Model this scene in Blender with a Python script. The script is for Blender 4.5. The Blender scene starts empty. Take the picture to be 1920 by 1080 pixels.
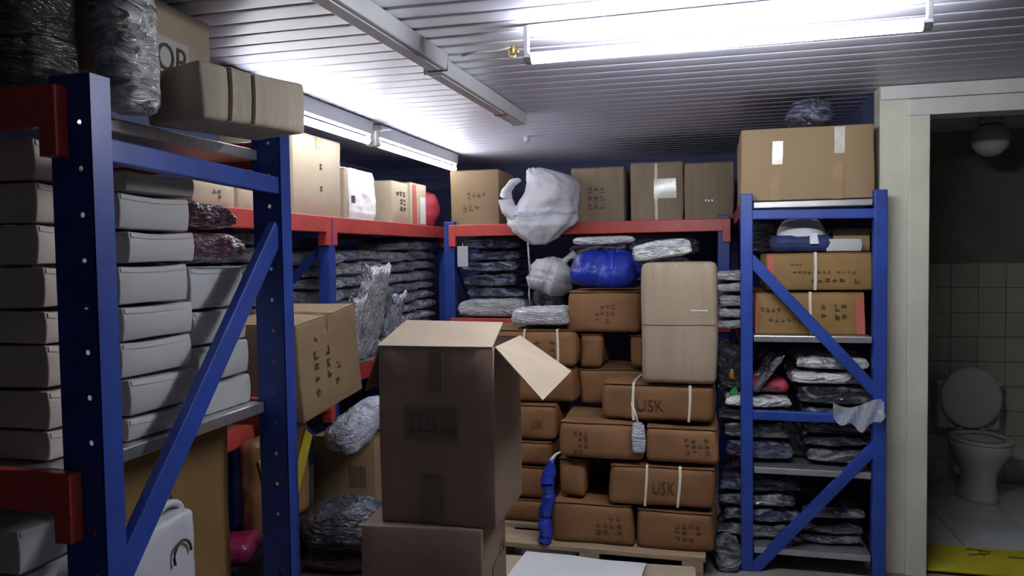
import bpy, bmesh, math, random
from mathutils import Vector, Matrix, Euler, noise
R = math.radians
scn = bpy.context.scene
col = scn.collection
rnd = random.Random(7)

# ------------------------------------------------------------------ camera, world, exposure
EYE = Vector((0, 0, 1.44)); FPX = 1450.0
CAMROT = (Matrix.Rotation(R(14.5), 3, 'Z') @ Matrix.Rotation(R(90 - 2.45), 3, 'X') @ Matrix.Rotation(R(-0.83), 3, 'Z'))
cam = bpy.data.cameras.new('camera'); cam.sensor_width = 36; cam.lens = FPX / 1920 * 36; cam.clip_start = .05
camo = bpy.data.objects.new('camera', cam); col.objects.link(camo)
camo.matrix_world = Matrix.Translation(EYE) @ CAMROT.to_4x4(); scn.camera = camo
w = bpy.data.worlds.new('world'); scn.world = w; w.use_nodes = True
w.node_tree.nodes['Background'].inputs[0].default_value = (.5, .55, .65, 1)
w.node_tree.nodes['Background'].inputs[1].default_value = .03
scn.view_settings.view_transform = 'Standard'; scn.view_settings.look = 'None'
scn.view_settings.gamma = 1; scn.view_settings.use_curve_mapping = False
scn.view_settings.exposure = 1.0
TUBE_MAIN = 60; TUBE_LEFT = 15

def at(px, py, X=None, Y=None, Z=None):      # photograph pixel -> point on a world plane
    d = CAMROT @ Vector(((px - 960) / FPX, (540 - py) / FPX, -1))
    t = (X - EYE.x) / d.x if X is not None else (Y - EYE.y) / d.y if Y is not None else (Z - EYE.z) / d.z
    return EYE + d * t

# ------------------------------------------------------------------ materials
def newmat(name):
    m = bpy.data.materials.new(name); m.use_nodes = True
    nt = m.node_tree; return m, nt, nt.nodes['Principled BSDF']
def N(nt, t, **k):
    n = nt.nodes.new(t)
    for a, b in k.items():
        if a in n.inputs.keys(): n.inputs[a].default_value = b
        else: setattr(n, a, b)
    return n
def ramp(nt, src, c0, c1, p0=.3, p1=.7):
    r = N(nt, 'ShaderNodeValToRGB'); e = r.color_ramp.elements
    e[0].position = p0; e[1].position = p1; e[0].color = (*c0, 1); e[1].color = (*c1, 1)
    nt.links.new(src, r.inputs[0]); return r.outputs[0]
def mix(c, k): return tuple(min(1, max(0, v * k)) for v in c)
MATS = {}
def mat(name, c, rough=.6, metal=0, var=.12, scale=6, bump=0, bscale=60, coat=0, stretch=(1, 1, 1), vary=0, bdist=.004, spec=.5, coatr=.12, distort=0, c2=None):
    m, nt, p = newmat(name); MATS[name] = m
    tc = N(nt, 'ShaderNodeTexCoord'); mp = N(nt, 'ShaderNodeMapping'); mp.inputs['Scale'].default_value = stretch
    nt.links.new(tc.outputs['Object'], mp.inputs[0])
    if vary:                                  # every object draws another patch of the pattern
        oi = N(nt, 'ShaderNodeObjectInfo'); mu = N(nt, 'ShaderNodeMath', operation='MULTIPLY'); mu.inputs[1].default_value = 37
        nt.links.new(oi.outputs['Random'], mu.inputs[0]); nt.links.new(mu.outputs[0], mp.inputs['Location'])
    n = N(nt, 'ShaderNodeTexNoise', Scale=scale, Detail=5, Distortion=distort); nt.links.new(mp.outputs[0], n.inputs['Vector'])
    o = ramp(nt, n.outputs[0], mix(c, 1 - var), c2 or mix(c, 1 + var))
    if vary:
        hs = N(nt, 'ShaderNodeHueSaturation'); mr = N(nt, 'ShaderNodeMapRange'); mr.inputs[3].default_value = 1 - vary; mr.inputs[4].default_value = 1 + vary
        nt.links.new(oi.outputs['Random'], mr.inputs[0]); nt.links.new(mr.outputs[0], hs.inputs['Value']); nt.links.new(o, hs.inputs['Color']); o = hs.outputs[0]
    nt.links.new(o, p.inputs['Base Color'])
    p.inputs['Roughness'].default_value = rough; p.inputs['Metallic'].default_value = metal
    p.inputs['Coat Weight'].default_value = coat; p.inputs['Coat Roughness'].default_value = coatr
    p.inputs['Specular IOR Level'].default_value = spec
    if bump:
        n2 = N(nt, 'ShaderNodeTexNoise', Scale=bscale, Detail=4, Distortion=distort); nt.links.new(mp.outputs[0], n2.inputs['Vector'])
        b = N(nt, 'ShaderNodeBump', Strength=bump, Distance=bdist); nt.links.new(n2.outputs[0], b.inputs['Height'])
        nt.links.new(b.outputs[0], p.inputs['Normal']); nt.links.new(b.outputs[0], p.inputs['Coat Normal'])
    return m
def emis(name, c, s):
    m, nt, p = newmat(name); p.inputs['Emission Color'].default_value = (*c, 1); p.inputs['Emission Strength'].default_value = s
    p.inputs['Base Color'].default_value = (.8, .8, .8, 1); MATS[name] = m; return m
emis('tube_main', (.93, .96, 1), TUBE_MAIN); emis('tube_left', (.93, .96, 1), TUBE_LEFT)
mat('ceiling', (.56, .565, .68), .42, var=.04, scale=3, spec=.4)
mat('navy_wall', (.05, .06, .15), .7, var=.2)
mat('cream', (.62, .60, .49), .55, var=.12, scale=3, bump=.15, bscale=30, c2=(.69, .67, .55))
mat('white_paint', (.62, .62, .6), .45, var=.08)
mat('room_wall', (.56, .55, .54), .8, var=.1)
mat('floor', (.24, .22, .20), .6, var=.3, scale=4)
mat('tile', (.56, .53, .46), .25, var=.06, vary=.05)
mat('grout', (.10, .09, .08), .9)
mat('floor_tile', (.60, .63, .63), .3, var=.1, vary=.05)
mat('ceramic', (.66, .62, .57), .2, var=.04)
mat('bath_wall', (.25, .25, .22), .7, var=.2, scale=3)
mat('blue', (.020, .056, .30), .42, var=.18, scale=9)
mat('red', (.56, .075, .06), .35, var=.15, scale=8)
mat('maroon', (.20, .015, .03), .5, var=.2)
mat('steel', (.60, .61, .64), .32, metal=.85, var=.12, scale=12, stretch=(1, 8, 1))
mat('dark_steel', (.10, .10, .11), .4, metal=.6)
mat('grey_plastic', (.50, .50, .53), .4, var=.06)
mat('card', (.31, .215, .118), .8, var=.07, scale=5, bump=.12, bscale=120, stretch=(1, 1, .15), vary=.05)
mat('card_pale', (.42, .34, .245), .8, var=.07, scale=5, bump=.12, bscale=120, vary=.05)
mat('card_grey', (.31, .24, .165), .8, var=.10, scale=7, bump=.25, bscale=60, stretch=(4, 4, .4), vary=.05)
mat('card_brown', (.205, .096, .036), .75, var=.18, scale=6, bump=.2, bscale=40, vary=.10)
mat('card_dark', (.30, .205, .15), .8, var=.1, scale=5, bump=.15, bscale=100)
mat('card_ochre', (.24, .14, .042), .7, var=.14, scale=5)
mat('white_box', (.47, .475, .475), .6, var=.06, scale=4, vary=.07); mat('shade_box', (.56, .48, .42), .65, var=.07, scale=4, vary=.06); mat('card_ash', (.46, .40, .31), .8, var=.14, scale=7, bump=.3, bscale=50, stretch=(4, 4, .4))  # shade_box: white shoeboxes with the warm bounce of their shade tinted in
mat('bright_white', (.8, .8, .8), .6, var=.04)
mat('card_dkochre', (.22, .125, .042), .75, var=.12, scale=5, bump=.15, bscale=100)
mat('ink', (.07, .05, .035), .8); mat('ink_brown', (.065, .038, .016), .8); mat('ink_red', (.45, .10, .08), .7)
mat('ink_faint', (.15, .10, .075), .8); mat('ink_blue', (.05, .06, .15), .6)
mat('tape', (.36, .25, .13), .2, var=.1, coat=.6); mat('tape_clear', (.62, .58, .52), .34, var=.15, scale=30, coat=.8)
mat('strap', (.68, .62, .52), .4)
def film(name, c, c2, p0=.5, p1=.72, sc=7, vary=.25, bs=15, bd=.05):   # crinkled clear film over cloth: whitish creases with painted-in glints, wet-looking coat
    m = mat(name, c, .4, var=0, scale=sc, bump=1.0, bscale=bs, coat=1, vary=vary, bdist=bd, distort=2.2, coatr=.10, c2=c2, stretch=(1, 1, 3.2))
    m.node_tree.nodes['Principled BSDF'].inputs['Coat IOR'].default_value = 1.9
    r = [n for n in m.node_tree.nodes if n.type == 'VALTORGB'][0].color_ramp; r.elements[0].position = p0; r.elements[1].position = p1
film('film_navy', (.018, .025, .075), (.40, .46, .62), .47, .72, 5)
film('film_black', (.012, .013, .028), (.33, .34, .42), .49, .74, 5)
film('film_grey', (.06, .06, .085), (.54, .54, .60), .44, .70, 5)
film('film_bright', (.22, .225, .23), (.86, .86, .87), .36, .56, 6, bs=6)
film('film_pale', (.32, .39, .62), (.86, .89, .97), .32, .60, 5)
film('film_white', (.48, .49, .54), (.84, .85, .88), .32, .58, 5, vary=.1)
film('film_maroon', (.10, .018, .035), (.30, .16, .20), .5, .8)
film('film_olive', (.028, .031, .022), (.05, .052, .042), .4, .7, 4, bs=5)
mat('sack_white', (.62, .62, .66), .6, var=.08, scale=12, bump=.5, bscale=45, bdist=.006)
mat('sack_plain', (.60, .61, .66), .45, var=.06, scale=6, bump=.3, bscale=18, bdist=.01)
mat('band', (.42, .47, .62), .6, var=.35, scale=30)
mat('sack_blue', (.01, .03, .33), .45, var=.35, scale=10, bump=.7, bscale=26, bdist=.012)
mat('cloth_navy', (.02, .03, .11), .7, var=.4, scale=10, bump=.4, bscale=30)
mat('cloth_white', (.62, .63, .68), .7, var=.25, scale=9, bump=.4, bscale=30)
mat('cloth_red', (.35, .03, .05), .6, var=.2); mat('magenta', (.45, .03, .14), .3, var=.3, coat=.6)
mat('green', (.03, .33, .10), .5); mat('orange', (.55, .22, .05), .5)
mat('kraft', (.30, .15, .06), .45, var=.35, scale=8, bump=.5, bscale=15, coat=.4, bdist=.01)
mat('yellow', (.55, .47, .04), .4, var=.2); mat('yellow_mat', (.50, .43, .015), .8, var=.2, scale=5, bump=.4, bscale=200)
mat('wood', (.34, .25, .16), .7, var=.25, scale=4, stretch=(1, 12, 12))
mat('paper', (.72, .74, .76), .6, var=.04); mat('dark_gap', (.02, .018, .02), .9)
mat('brass', (.55, .42, .16), .35, metal=.6); mat('cord', (.6, .6, .58), .6)
mat('unlit_tube', (.55, .55, .58), .3)
def film_clear():
    m, nt, p = newmat('film_clear'); MATS['film_clear'] = m
    tc = N(nt, 'ShaderNodeTexCoord'); n = N(nt, 'ShaderNodeTexNoise', Scale=16, Detail=4, Distortion=1.4); nt.links.new(tc.outputs['Object'], n.inputs['Vector'])
    b = N(nt, 'ShaderNodeBump', Strength=.9, Distance=.02); nt.links.new(n.outputs[0], b.inputs['Height'])
    p.inputs['Base Color'].default_value = (.75, .78, .82, 1); p.inputs['Roughness'].default_value = .12
    p.inputs['Alpha'].default_value = .38; p.inputs['Specular IOR Level'].default_value = .8
    nt.links.new(b.outputs[0], p.inputs['Normal'])
film_clear()

# ------------------------------------------------------------------ geometry helpers
def link(o, parent=None):
    col.objects.link(o)
    if parent: o.parent = parent
    return o
def mobj(name, verts, faces, m, parent=None, smooth=False):
    me = bpy.data.meshes.new(name); me.from_pydata([tuple(v) for v in verts], [], faces); me.validate()
    if smooth:
        for p in me.polygons: p.use_smooth = True
    me.materials.append(MATS[m]); return link(bpy.data.objects.new(name, me), parent)
class MB:
    def __init__(s): s.v = []; s.f = []
    def add(s, vs, fs):
        k = len(s.v); s.v += [Vector(v) for v in vs]; s.f += [tuple(i + k for i in f) for f in fs]; return s
    def box(s, x0, x1, y0, y1, z0, z1):
        vs = [(x, y, z) for x in (x0, x1) for y in (y0, y1) for z in (z0, z1)]
        return s.add(vs, [(0, 1, 3, 2), (4, 6, 7, 5), (0, 4, 5, 1), (2, 3, 7, 6), (0, 2, 6, 4), (1, 5, 7, 3)])
    def hexa(s, a, b):                        # two quads joined
        return s.add(list(a) + list(b), [(3, 2, 1, 0), (4, 5, 6, 7), (0, 1, 5, 4), (1, 2, 6, 5), (2, 3, 7, 6), (3, 0, 4, 7)])
    def bar(s, a, b, wdt, hgt, up=(0, 0, 1)):  # rectangular bar from a to b
        a = Vector(a); b = Vector(b); d = (b - a).normalized(); u = Vector(up); r = d.cross(u).normalized() * wdt / 2; u = r.cross(d).normalized() * hgt / 2
        return s.hexa([a - r - u, a + r - u, a + r + u, a - r + u], [b - r - u, b + r - u, b + r + u, b - r + u])
    def tube(s, pts, r, n=10, cap=True):
        pts = [Vector(p) for p in pts]; k = len(s.v); rings = len(pts)
        rr = r if isinstance(r, (list, tuple)) else [r] * rings
        for i, p in enumerate(pts):
            d = (pts[min(i + 1, rings - 1)] - pts[max(i - 1, 0)]).normalized()
            u = d.cross(Vector((0, 0, 1))); u = u.normalized() if u.length > 1e-4 else Vector((1, 0, 0)); v = d.cross(u)
            for j in range(n):
                t = 2 * math.pi * j / n; s.v.append(p + (u * math.cos(t) + v * math.sin(t)) * rr[i])
        for i in range(rings - 1):
            for j in range(n): s.f.append((k + i * n + j, k + i * n + (j + 1) % n, k + (i + 1) * n + (j + 1) % n, k + (i + 1) * n + j))
        if cap: s.f.append(tuple(k + j for j in range(n))[::-1]); s.f.append(tuple(k + (rings - 1) * n + j for j in range(n)))
        return s
    def lathe(s, prof, n=24, cx=0, cy=0, sx=1, sy=1):  # profile of (r, z)
        k = len(s.v)
        for r, z in prof:
            for j in range(n):
                t = 2 * math.pi * j / n; s.v.append(Vector((cx + r * math.cos(t) * sx, cy + r * math.sin(t) * sy, z)))
        for i in range(len(prof) - 1):
            for j in range(n): s.f.append((k + i * n + j, k + i * n + (j + 1) % n, k + (i + 1) * n + (j + 1) % n, k + (i + 1) * n + j))
        s.f.append(tuple(k + j for j in range(n))[::-1]); s.f.append(tuple(k + (len(prof) - 1) * n + j for j in range(n))); return s
    def build(s, name, m, parent=None, smooth=False, bevel=0):
        o = mobj(name, s.v, s.f, m, parent, smooth)
        if bevel:
            bm = bmesh.new(); bm.from_mesh(o.data)
            bmesh.ops.bevel(bm, geom=bm.edges[:], offset=bevel, segments=2, affect='EDGES', profile=.5, clamp_overlap=True)
            bm.to_mesh(o.data); bm.free()
        return o
def tag(o, label, cat, group=None):
    o['label'] = label; o['category'] = cat
    if group: o['group'] = group
    return o
def thing(name, label, cat, loc=(0, 0, 0), rot=(0, 0, 0), group=None):
    o = bpy.data.objects.new(name, None); o.empty_display_size = .1; col.objects.link(o); o.location = loc
    o.rotation_euler = rot if isinstance(rot, (tuple, list)) else (0, 0, rot); return tag(o, label, cat, group)
def struct(o): o['kind'] = 'structure'; return o
def nv(p, f, seed): return noise.noise_vector(Vector(p) * f + Vector((seed * 7.13, seed * 3.7, seed * 1.9)))
def ridge(p, f, seed): return 1 - abs(noise.noise(Vector(p) * f + Vector((seed * 5.1, seed * 2.3, seed * 9.7)))) * 2

def rbox_grid(sx, sy, sz, b, n=5):            # rounded box surface on a grid, base at z = 0
    b = min(b, sx * .49, sy * .49, sz * .49)
    h = (sx / 2, sy / 2, sz / 2); pos = []
    for a in h: pos.append([-a] + [-(a - b) + 2 * (a - b) * i / (n - 1) for i in range(n)] + [a])
    idx = {}; vs = []; fs = []
    def vid(i, j, k):
        key = (i, j, k)
        if key not in idx:
            p = Vector((pos[0][i], pos[1][j], pos[2][k])); c = Vector([max(-(h[q] - b), min(h[q] - b, p[q])) for q in range(3)]); d = p - c
            if d.length > 1e-9: p = c + d.normalized() * b
            idx[key] = len(vs); vs.append(p)
        return idx[key]
    m = n + 1
    for i in range(m):
        for j in range(m):
            fs.append((vid(i, j, 0), vid(i, j + 1, 0), vid(i + 1, j + 1, 0), vid(i + 1, j, 0)))
            fs.append((vid(i, j, m), vid(i + 1, j, m), vid(i + 1, j + 1, m), vid(i, j + 1, m)))
            fs.append((vid(i, 0, j), vid(i + 1, 0, j), vid(i + 1, 0, j + 1), vid(i, 0, j + 1)))
            fs.append((vid(i, m, j), vid(i, m, j + 1), vid(i + 1, m, j + 1), vid(i + 1, m, j)))
            fs.append((vid(0, i, j), vid(0, i, j + 1), vid(0, i + 1, j + 1), vid(0, i + 1, j)))
            fs.append((vid(m, i, j), vid(m, i + 1, j), vid(m, i + 1, j + 1), vid(m, i, j + 1)))
    return [v + Vector((0, 0, sz / 2)) for v in vs], fs

_txt = {}
def text_mesh(s):
    if s not in _txt:
        cu = bpy.data.curves.new('lettering', 'FONT'); cu.body = s; cu.size = 1; cu.align_x = 'CENTER'; cu.align_y = 'CENTER'; cu.resolution_u = 3
        o = bpy.data.objects.new('lettering', cu); col.objects.link(o)
        me = bpy.data.meshes.new_from_object(o.evaluated_get(bpy.context.evaluated_depsgraph_get()))
        _txt[s] = ([v.co.copy() for v in me.vertices], [tuple(p.vertices) for p in me.polygons])
        bpy.data.objects.remove(o); bpy.data.meshes.remove(me); bpy.data.curves.remove(cu)
    return _txt[s]
def glyph_rects(rg, cols, rows, fill=.75):    # unreadable print: little groups of strokes in a grid of cells
    out = []
    for r in range(rows):
        for c in range(cols):
            if rg.random() > fill: continue
            for k in range(4):
                x = c + .1 + rg.random() * .5; y = r + .15 + rg.random() * .6
                if k % 2: out.append((x, y, x + .17, min(r + .9, y + .45)))
                else: out.append((c + .12, y, c + .8, y + .14))
    return [(a / cols, b / rows, c / cols, d / rows) for a, b, c, d in out]

def carton(label, size, loc, rot=0, m='card', bulge=.015, amp=.003, seed=1, group=None, name='carton', cat='box', rim=.006,
           flaps=True, tape=None, straps=(), marks=(), n=5, sag=0, strap_m='strap', tape_m='tape', open_top=False):
    sx, sy, sz = size; t = thing(name, label, cat, loc, rot, group)
    def D(p):
        x, y, z = p; a, b, c = x / (sx / 2), y / (sy / 2), (z - sz / 2) / (sz / 2)
        ka, kb, kc = max(0, 1 - a * a), max(0, 1 - b * b), max(0, 1 - c * c)
        q = Vector((x * (1 + bulge * kb * kc * 2), y * (1 + bulge * ka * kc * 2), z))
        if c > 0: q.z += (bulge * .3 * sz - sag) * ka * kb * c
        nn = nv((x, y, z), 4.5, seed) * amp * 2
        q += Vector((nn.x, nn.y, nn.z * (.4 if c > .5 else 0 if c < -.8 else .3))); return q
    vs, fs = rbox_grid(sx, sy, sz, rim, n)
    if open_top: fs = [f for f in fs if not all(vs[i].z > sz - rim * .5 for i in f)]
    mobj('body', [D(v) for v in vs], fs, m, t, True)
    def P(face, u, v, off):                   # u in -1..1, v in 0..1 on a face
        if face == 'front': return D((u * sx / 2, -sy / 2 - off, v * sz)) 
        if face == 'right': return D((sx / 2 + off, u * sy / 2, v * sz))
        if face == 'left': return D((-sx / 2 - off, -u * sy / 2, v * sz))
        return D((u * sx / 2, (v * 2 - 1) * sy / 2, sz + off))
    def patch(mb, face, u0, v0, u1, v1, off, nu=1, nvv=1):
        g = [[P(face, u0 + (u1 - u0) * i / nu, v0 + (v1 - v0) * j / nvv, off) for j in range(nvv + 1)] for i in range(nu + 1)]
        k = len(mb.v); mb.v += [p for r in g for p in r]
        for i in range(nu):
            for j in range(nvv):
                a = k + i * (nvv + 1) + j; mb.f.append((a, a + nvv + 1, a + nvv + 2, a + 1))
    if flaps:
        for s in (-1, 1):
            mb = MB(); e = .99
            g = [[D((sx / 2 * (-e + 2 * e * i / 6), s * (sy / 2 * e * (1 - j / 3) + .002 * j / 3), sz)) + Vector((0, 0, .0035)) for j in range(4)] for i in range(7)]
            k = 0; mb.v = [p for r in g for p in r] + [p - Vector((0, 0, .003)) for r in g for p in r]; q = 28
            for i in range(6):
                for j in range(3):
                    a = i * 4 + j; f = (a, a + 4, a + 5, a + 1); mb.f += [f[::s] if s > 0 else f[::-1][::1], tuple(x + q for x in f)]
            edge = [i * 4 for i in range(7)] + [24 + j for j in range(1, 4)] + [i * 4 + 3 for i in range(5, -1, -1)] + [j for j in (2, 1)]
            for i in range(len(edge)):
                a, b = edge[i], edge[(i + 1) % len(edge)]; mb.f.append((a, b, b + q, a + q))
            o = mb.build('flap', m, t)
            bm = bmesh.new(); bm.from_mesh(o.data); bmesh.ops.recalc_face_normals(bm, faces=bm.faces[:]); bm.to_mesh(o.data); bm.free()
    if tape:                                  # strip along the seam with ends folded down
        mb = MB(); wv = tape / sy / 2
        patch(mb, 'top', -1, .5 - wv, 1, .5 + wv, .005, 6, 1); mb2 = mb
        for fc in ('right', 'left'): patch(mb2, fc, -tape / sy, 1 - .14, tape / sy, .995, .0025)
        mb.build('tape', tape_m, t)
    for ax, posn, wdt in straps:              # ax 'x': loop lying at that x, runs over front, top and back
        mb = MB(); off = .004; loop = []
        lo, hi = (-1, 1)
        if ax == 'x':
            xx = posn * sx / 2
            ring = [(-sy / 2 - off, z) for z in [sz * k / 6 for k in range(7)]] + [(y, sz + off + .003) for y in [-sy / 2 + sy * k / 6 for k in range(7)]] + [(sy / 2 + off, z) for z in [sz * (1 - k / 6) for k in range(7)]]
            loop = [(D((xx - wdt / 2, y, z)), D((xx + wdt / 2, y, z))) for y, z in ring]
        else:
            yy = posn * sy / 2
            ring = [(-sx / 2 - off, z) for z in [sz * k / 6 for k in range(7)]] + [(x, sz + off + .003) for x in [-sx / 2 + sx * k / 6 for k in range(7)]] + [(sx / 2 + off, z) for z in [sz * (1 - k / 6) for k in range(7)]]
            loop = [(D((x, yy + wdt / 2, z)), D((x, yy - wdt / 2, z))) for x, z in ring]
        for a, b in loop: mb.v += [a, b]
        for i in range(len(loop) - 1): mb.f.append((2 * i, 2 * i + 1, 2 * i + 3, 2 * i + 2))
        mb.build('strap', strap_m, t)
    rg = random.Random(seed * 13 + 5)
    for mk in marks:
        face, u0, v0, u1, v1, kind, mm = mk; mb = MB(); off = .0025; nm = 'printed_marks'
        if kind.startswith('text:'):
            nm = 'lettering'; off = .0045; tv, tf = text_mesh(kind[5:]); xs = [p.x for p in tv]; ys = [p.y for p in tv]; X0, X1, Y0, Y1 = min(xs), max(xs), min(ys), max(ys)
            mb.add([P(face, u0 + (u1 - u0) * (p.x - X0) / (X1 - X0), v0 + (v1 - v0) * (p.y - Y0) / (Y1 - Y0), off) for p in tv], tf)
        elif kind == 'rect': patch(mb, face, u0, v0, u1, v1, off, 3, 3); nm = 'sticker' if mm in ('paper', 'tape_clear', 'bright_white') else 'printed_marks'
        elif kind == 'tape': patch(mb, face, u0, v0, u1, v1, off, 2, 3); nm = 'tape'
        else:
            c, r = map(int, kind.split('x'))
            for a, b, cc, d in glyph_rects(rg, c, r): patch(mb, face, u0 + (u1 - u0) * a, v0 + (v1 - v0) * b, u0 + (u1 - u0) * cc, v0 + (v1 - v0) * d, off)
        if mb.f:
            o = mb.build(nm, mm, t)
            if kind[0].isdigit(): o['kind'] = 'stuff'
    return t

def pillow_mesh(name, sx, sy, sz, seed, nu=22, nvv=20, wr=.008, fr=9, sh=5):
    vs = []; fs = []; idx = {}
    for side in (1, -1):
        for i in range(nu + 1):
            for j in range(nvv + 1):
                edge = i in (0, nu) or j in (0, nvv)
                if side < 0 and edge: idx[(side, i, j)] = idx[(1, i, j)]; continue
                u = -1 + 2 * i / nu; v = -1 + 2 * j / nvv
                u = math.copysign(1 - (1 - abs(u)) ** 1.5, u); v = math.copysign(1 - (1 - abs(v)) ** 1.5, v)
                e = max(0, (1 - abs(u) ** 5) * (1 - abs(v) ** 5)) ** (1 / sh)
                p = Vector((sx / 2 * u, sy / 2 * v, side * sz / 2 * e))
                k = 1 - .05 * (v * v) ; p.x *= k; p.y *= 1 - .05 * u * u
                r = ridge((p.x, p.y * 1.6, side), fr, seed) * .6 + ridge((p.x * 2, p.y, side * 2), fr * 1.7, seed + 3) * .4
                p.z += r * wr * (e if not edge else .25) * (1 if side > 0 else .3)
                o_ = ridge((u * .16, v * .16, side * .8 * e), 16, seed + 9) * wr * .9 * (abs(u) ** 6 + abs(v) ** 6); p.x += o_ * u; p.y += o_ * v
                q = nv(p, 7, seed) * .016; p.x += q.x; p.y += q.y; p.z += q.z * .35
                idx[(side, i, j)] = len(vs); vs.append(p)
    for side in (1, -1):
        for i in range(nu):
            for j in range(nvv):
                f = (idx[(side, i, j)], idx[(side, i + 1, j)], idx[(side, i + 1, j + 1)], idx[(side, i, j + 1)])
                fs.append(f if side > 0 else f[::-1])
    z0 = min(p.z for p in vs)
    me = bpy.data.meshes.new(name); me.from_pydata([(p.x, p.y, p.z - z0) for p in vs], [], fs); me.validate()
    for p in me.polygons: p.use_smooth = True
    return me
PILLOWS = {}
def bag(label, size, loc, rot=0, m='film_navy', seed=1, group=None, name='garment_bag', cat='bag', wr=.008, fr=9):
    key = (tuple(round(s, 2) for s in size), m, seed % 3, wr)
    if key not in PILLOWS:
        me = pillow_mesh(name, *size, seed % 3 + 1, wr=wr, fr=fr); me.materials.append(MATS[m]); PILLOWS[key] = me
    o = link(bpy.data.objects.new(name, PILLOWS[key])); o.location = loc
    o.rotation_euler = rot if isinstance(rot, (tuple, list)) else (0, 0, rot)
    return tag(o, label, cat, group)
def blob(size, seed, m, name, parent=None, amp=.02, fr=8, n=24, rim=.45, stretch=(1, 1, 1), taper=0):   # crumpled sack shape, base at z = 0
    sx, sy, sz = size; vs, fs = rbox_grid(sx, sy, sz, rim * min(size), n); out = []
    for v in vs:
        c = v - Vector((0, 0, sz / 2)); d = c.normalized(); q = Vector((c.x * stretch[0], c.y * stretch[1], c.z * stretch[2]))
        r = ridge(q, fr, seed) * .6 + ridge(q, fr * 2.1, seed + 4) * .35 + ridge(q, fr * 4.5, seed + 8) * .16
        k = amp * r * (0.15 if v.z < .004 else 1)
        p = v + d * k + nv(v, 4, seed) * amp * .7
        if taper: f = 1 - taper * v.z / sz; p.x *= f; p.y *= f
        p.z = max(0, p.z); out.append(p)
    return mobj(name, out, fs, m, parent, True)

def front(px0, py0, px1, py1, Y):             # photo rectangle of a face looking at -Y -> cx, z0, width, height
    a = at(px0, py1, Y=Y); b = at(px1, py1, Y=Y); c = at((px0 + px1) / 2, py0, Y=Y); d = at((px0 + px1) / 2, py1, Y=Y)
    return (a.x + b.x) / 2, d.z, b.x - a.x, c.z - d.z
def fcarton(label, px, Y, depth, z0=None, **k):
    cx, z, wd, h = front(*px, Y)
    if z0 is not None: h += z - z0; z = z0
    return carton(label, (wd, depth, h), (cx, Y + depth / 2, z), **k)

# ================================================================== SETTING
CZ = 2.15
BACK = 5.9; WR = 3.70
struct(MB().box(-2.7, 3.3, -2.6, 6.0, -.06, 0).build('floor', 'floor'))
ceil_ = struct(MB().box(-2.7, 3.3, -2.6, 6.0, CZ + .012, CZ + .08).build('ceiling', 'ceiling'))
PW = .108                                     # ceiling boards run across the room, edges rounded into a groove
prof = [(0, .012), (.0, .004), (.005, 0.0008), (.014, 0), (PW * .35, -.0004), (PW * .5, -.0005), (PW * .65, -.0004), (PW - .02, 0), (PW - .009, .0008), (PW - .003, .004), (PW - .003, .012)]
def plank_mesh(x0, x1):
    vs = [(x0, y, z) for y, z in prof] + [(x1, y, z) for y, z in prof]; n = len(prof)
    fs = [(i, i + 1, n + i + 1, n + i) for i in range(n - 1)] + [tuple(range(n))[::-1], tuple(range(n, 2 * n))]
    me = bpy.data.meshes.new('plank'); me.from_pydata(vs, [], fs)
    for p in me.polygons: p.use_smooth = len(p.vertices) == 4
    me.materials.append(MATS['ceiling']); return me
pm = plank_mesh(-2.68, 3.28); y = -2.55
while y < 5.95:
    o = link(bpy.data.objects.new('plank', pm), ceil_); o.location = (0, y, CZ); y += PW
struct(MB().box(-2.7, .78, BACK, BACK + .1, 0, CZ).build('wall_back', 'navy_wall'))
struct(MB().box(-2.8, -2.7, -2.6, 6.0, 0, CZ).build('wall_left', 'navy_wall'))
struct(MB().box(-2.7, 3.3, -2.7, -2.6, 0, CZ).build('wall_rear', 'room_wall'))
struct(MB().box(3.3, 3.4, -2.6, WR, 0, CZ).build('wall_right', 'room_wall'))
WX = at(1648, 500, Y=WR).x; DX0 = at(1740, 500, Y=WR).x; DX1 = DX0 + .76; DZ = at(1745, 216, Y=WR).z; BX = WX + .095
wf = MB(); wf.box(WX, DX0 - .02, WR, WR + .12, 0, CZ); wf.box(DX1 + .02, 3.3, WR, WR + .12, 0, CZ); wf.box(DX0 - .02, DX1 + .02, WR, WR + .12, DZ + .02, CZ)
struct(wf.build('wall_front', 'cream'))
struct(MB().box(WX, BX, WR + .121, BACK, 0, CZ).build('wall_divider_right', 'navy_wall'))
struct(MB().box(WX + .002, 3.28, WR - .02, WR, CZ - .062, CZ - .003).build('trim_1', 'white_paint', bevel=.004))
d1 = struct(thing('door_1', '', ''));
for k in ('label', 'category'): del d1[k]
for x0, x1 in ((DX0 - .085, DX0), (DX1, DX1 + .085)): MB().box(x0, x1, WR - .02, WR - .001, 0, DZ).build('casing', 'cream', d1, bevel=.004)
MB().box(DX0 - .085, DX1 + .085, WR - .021, WR - .001, DZ, DZ + .07).build('casing', 'white_paint', d1, bevel=.004)
for x0, x1 in ((DX0 - .02, DX0), (DX1, DX1 + .02)): MB().box(x0, x1, WR, WR + .12, 0, DZ).build('jamb', 'cream', d1)
MB().box(DX0, DX1, WR, WR + .12, DZ, DZ + .02).build('head', 'cream', d1)
hz = at(1742, 328, Y=WR).z
MB().box(DX0, DX0 + .004, WR + .02, WR + .055, hz - .05, hz + .05).build('hinge', 'dark_steel', d1)
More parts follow.
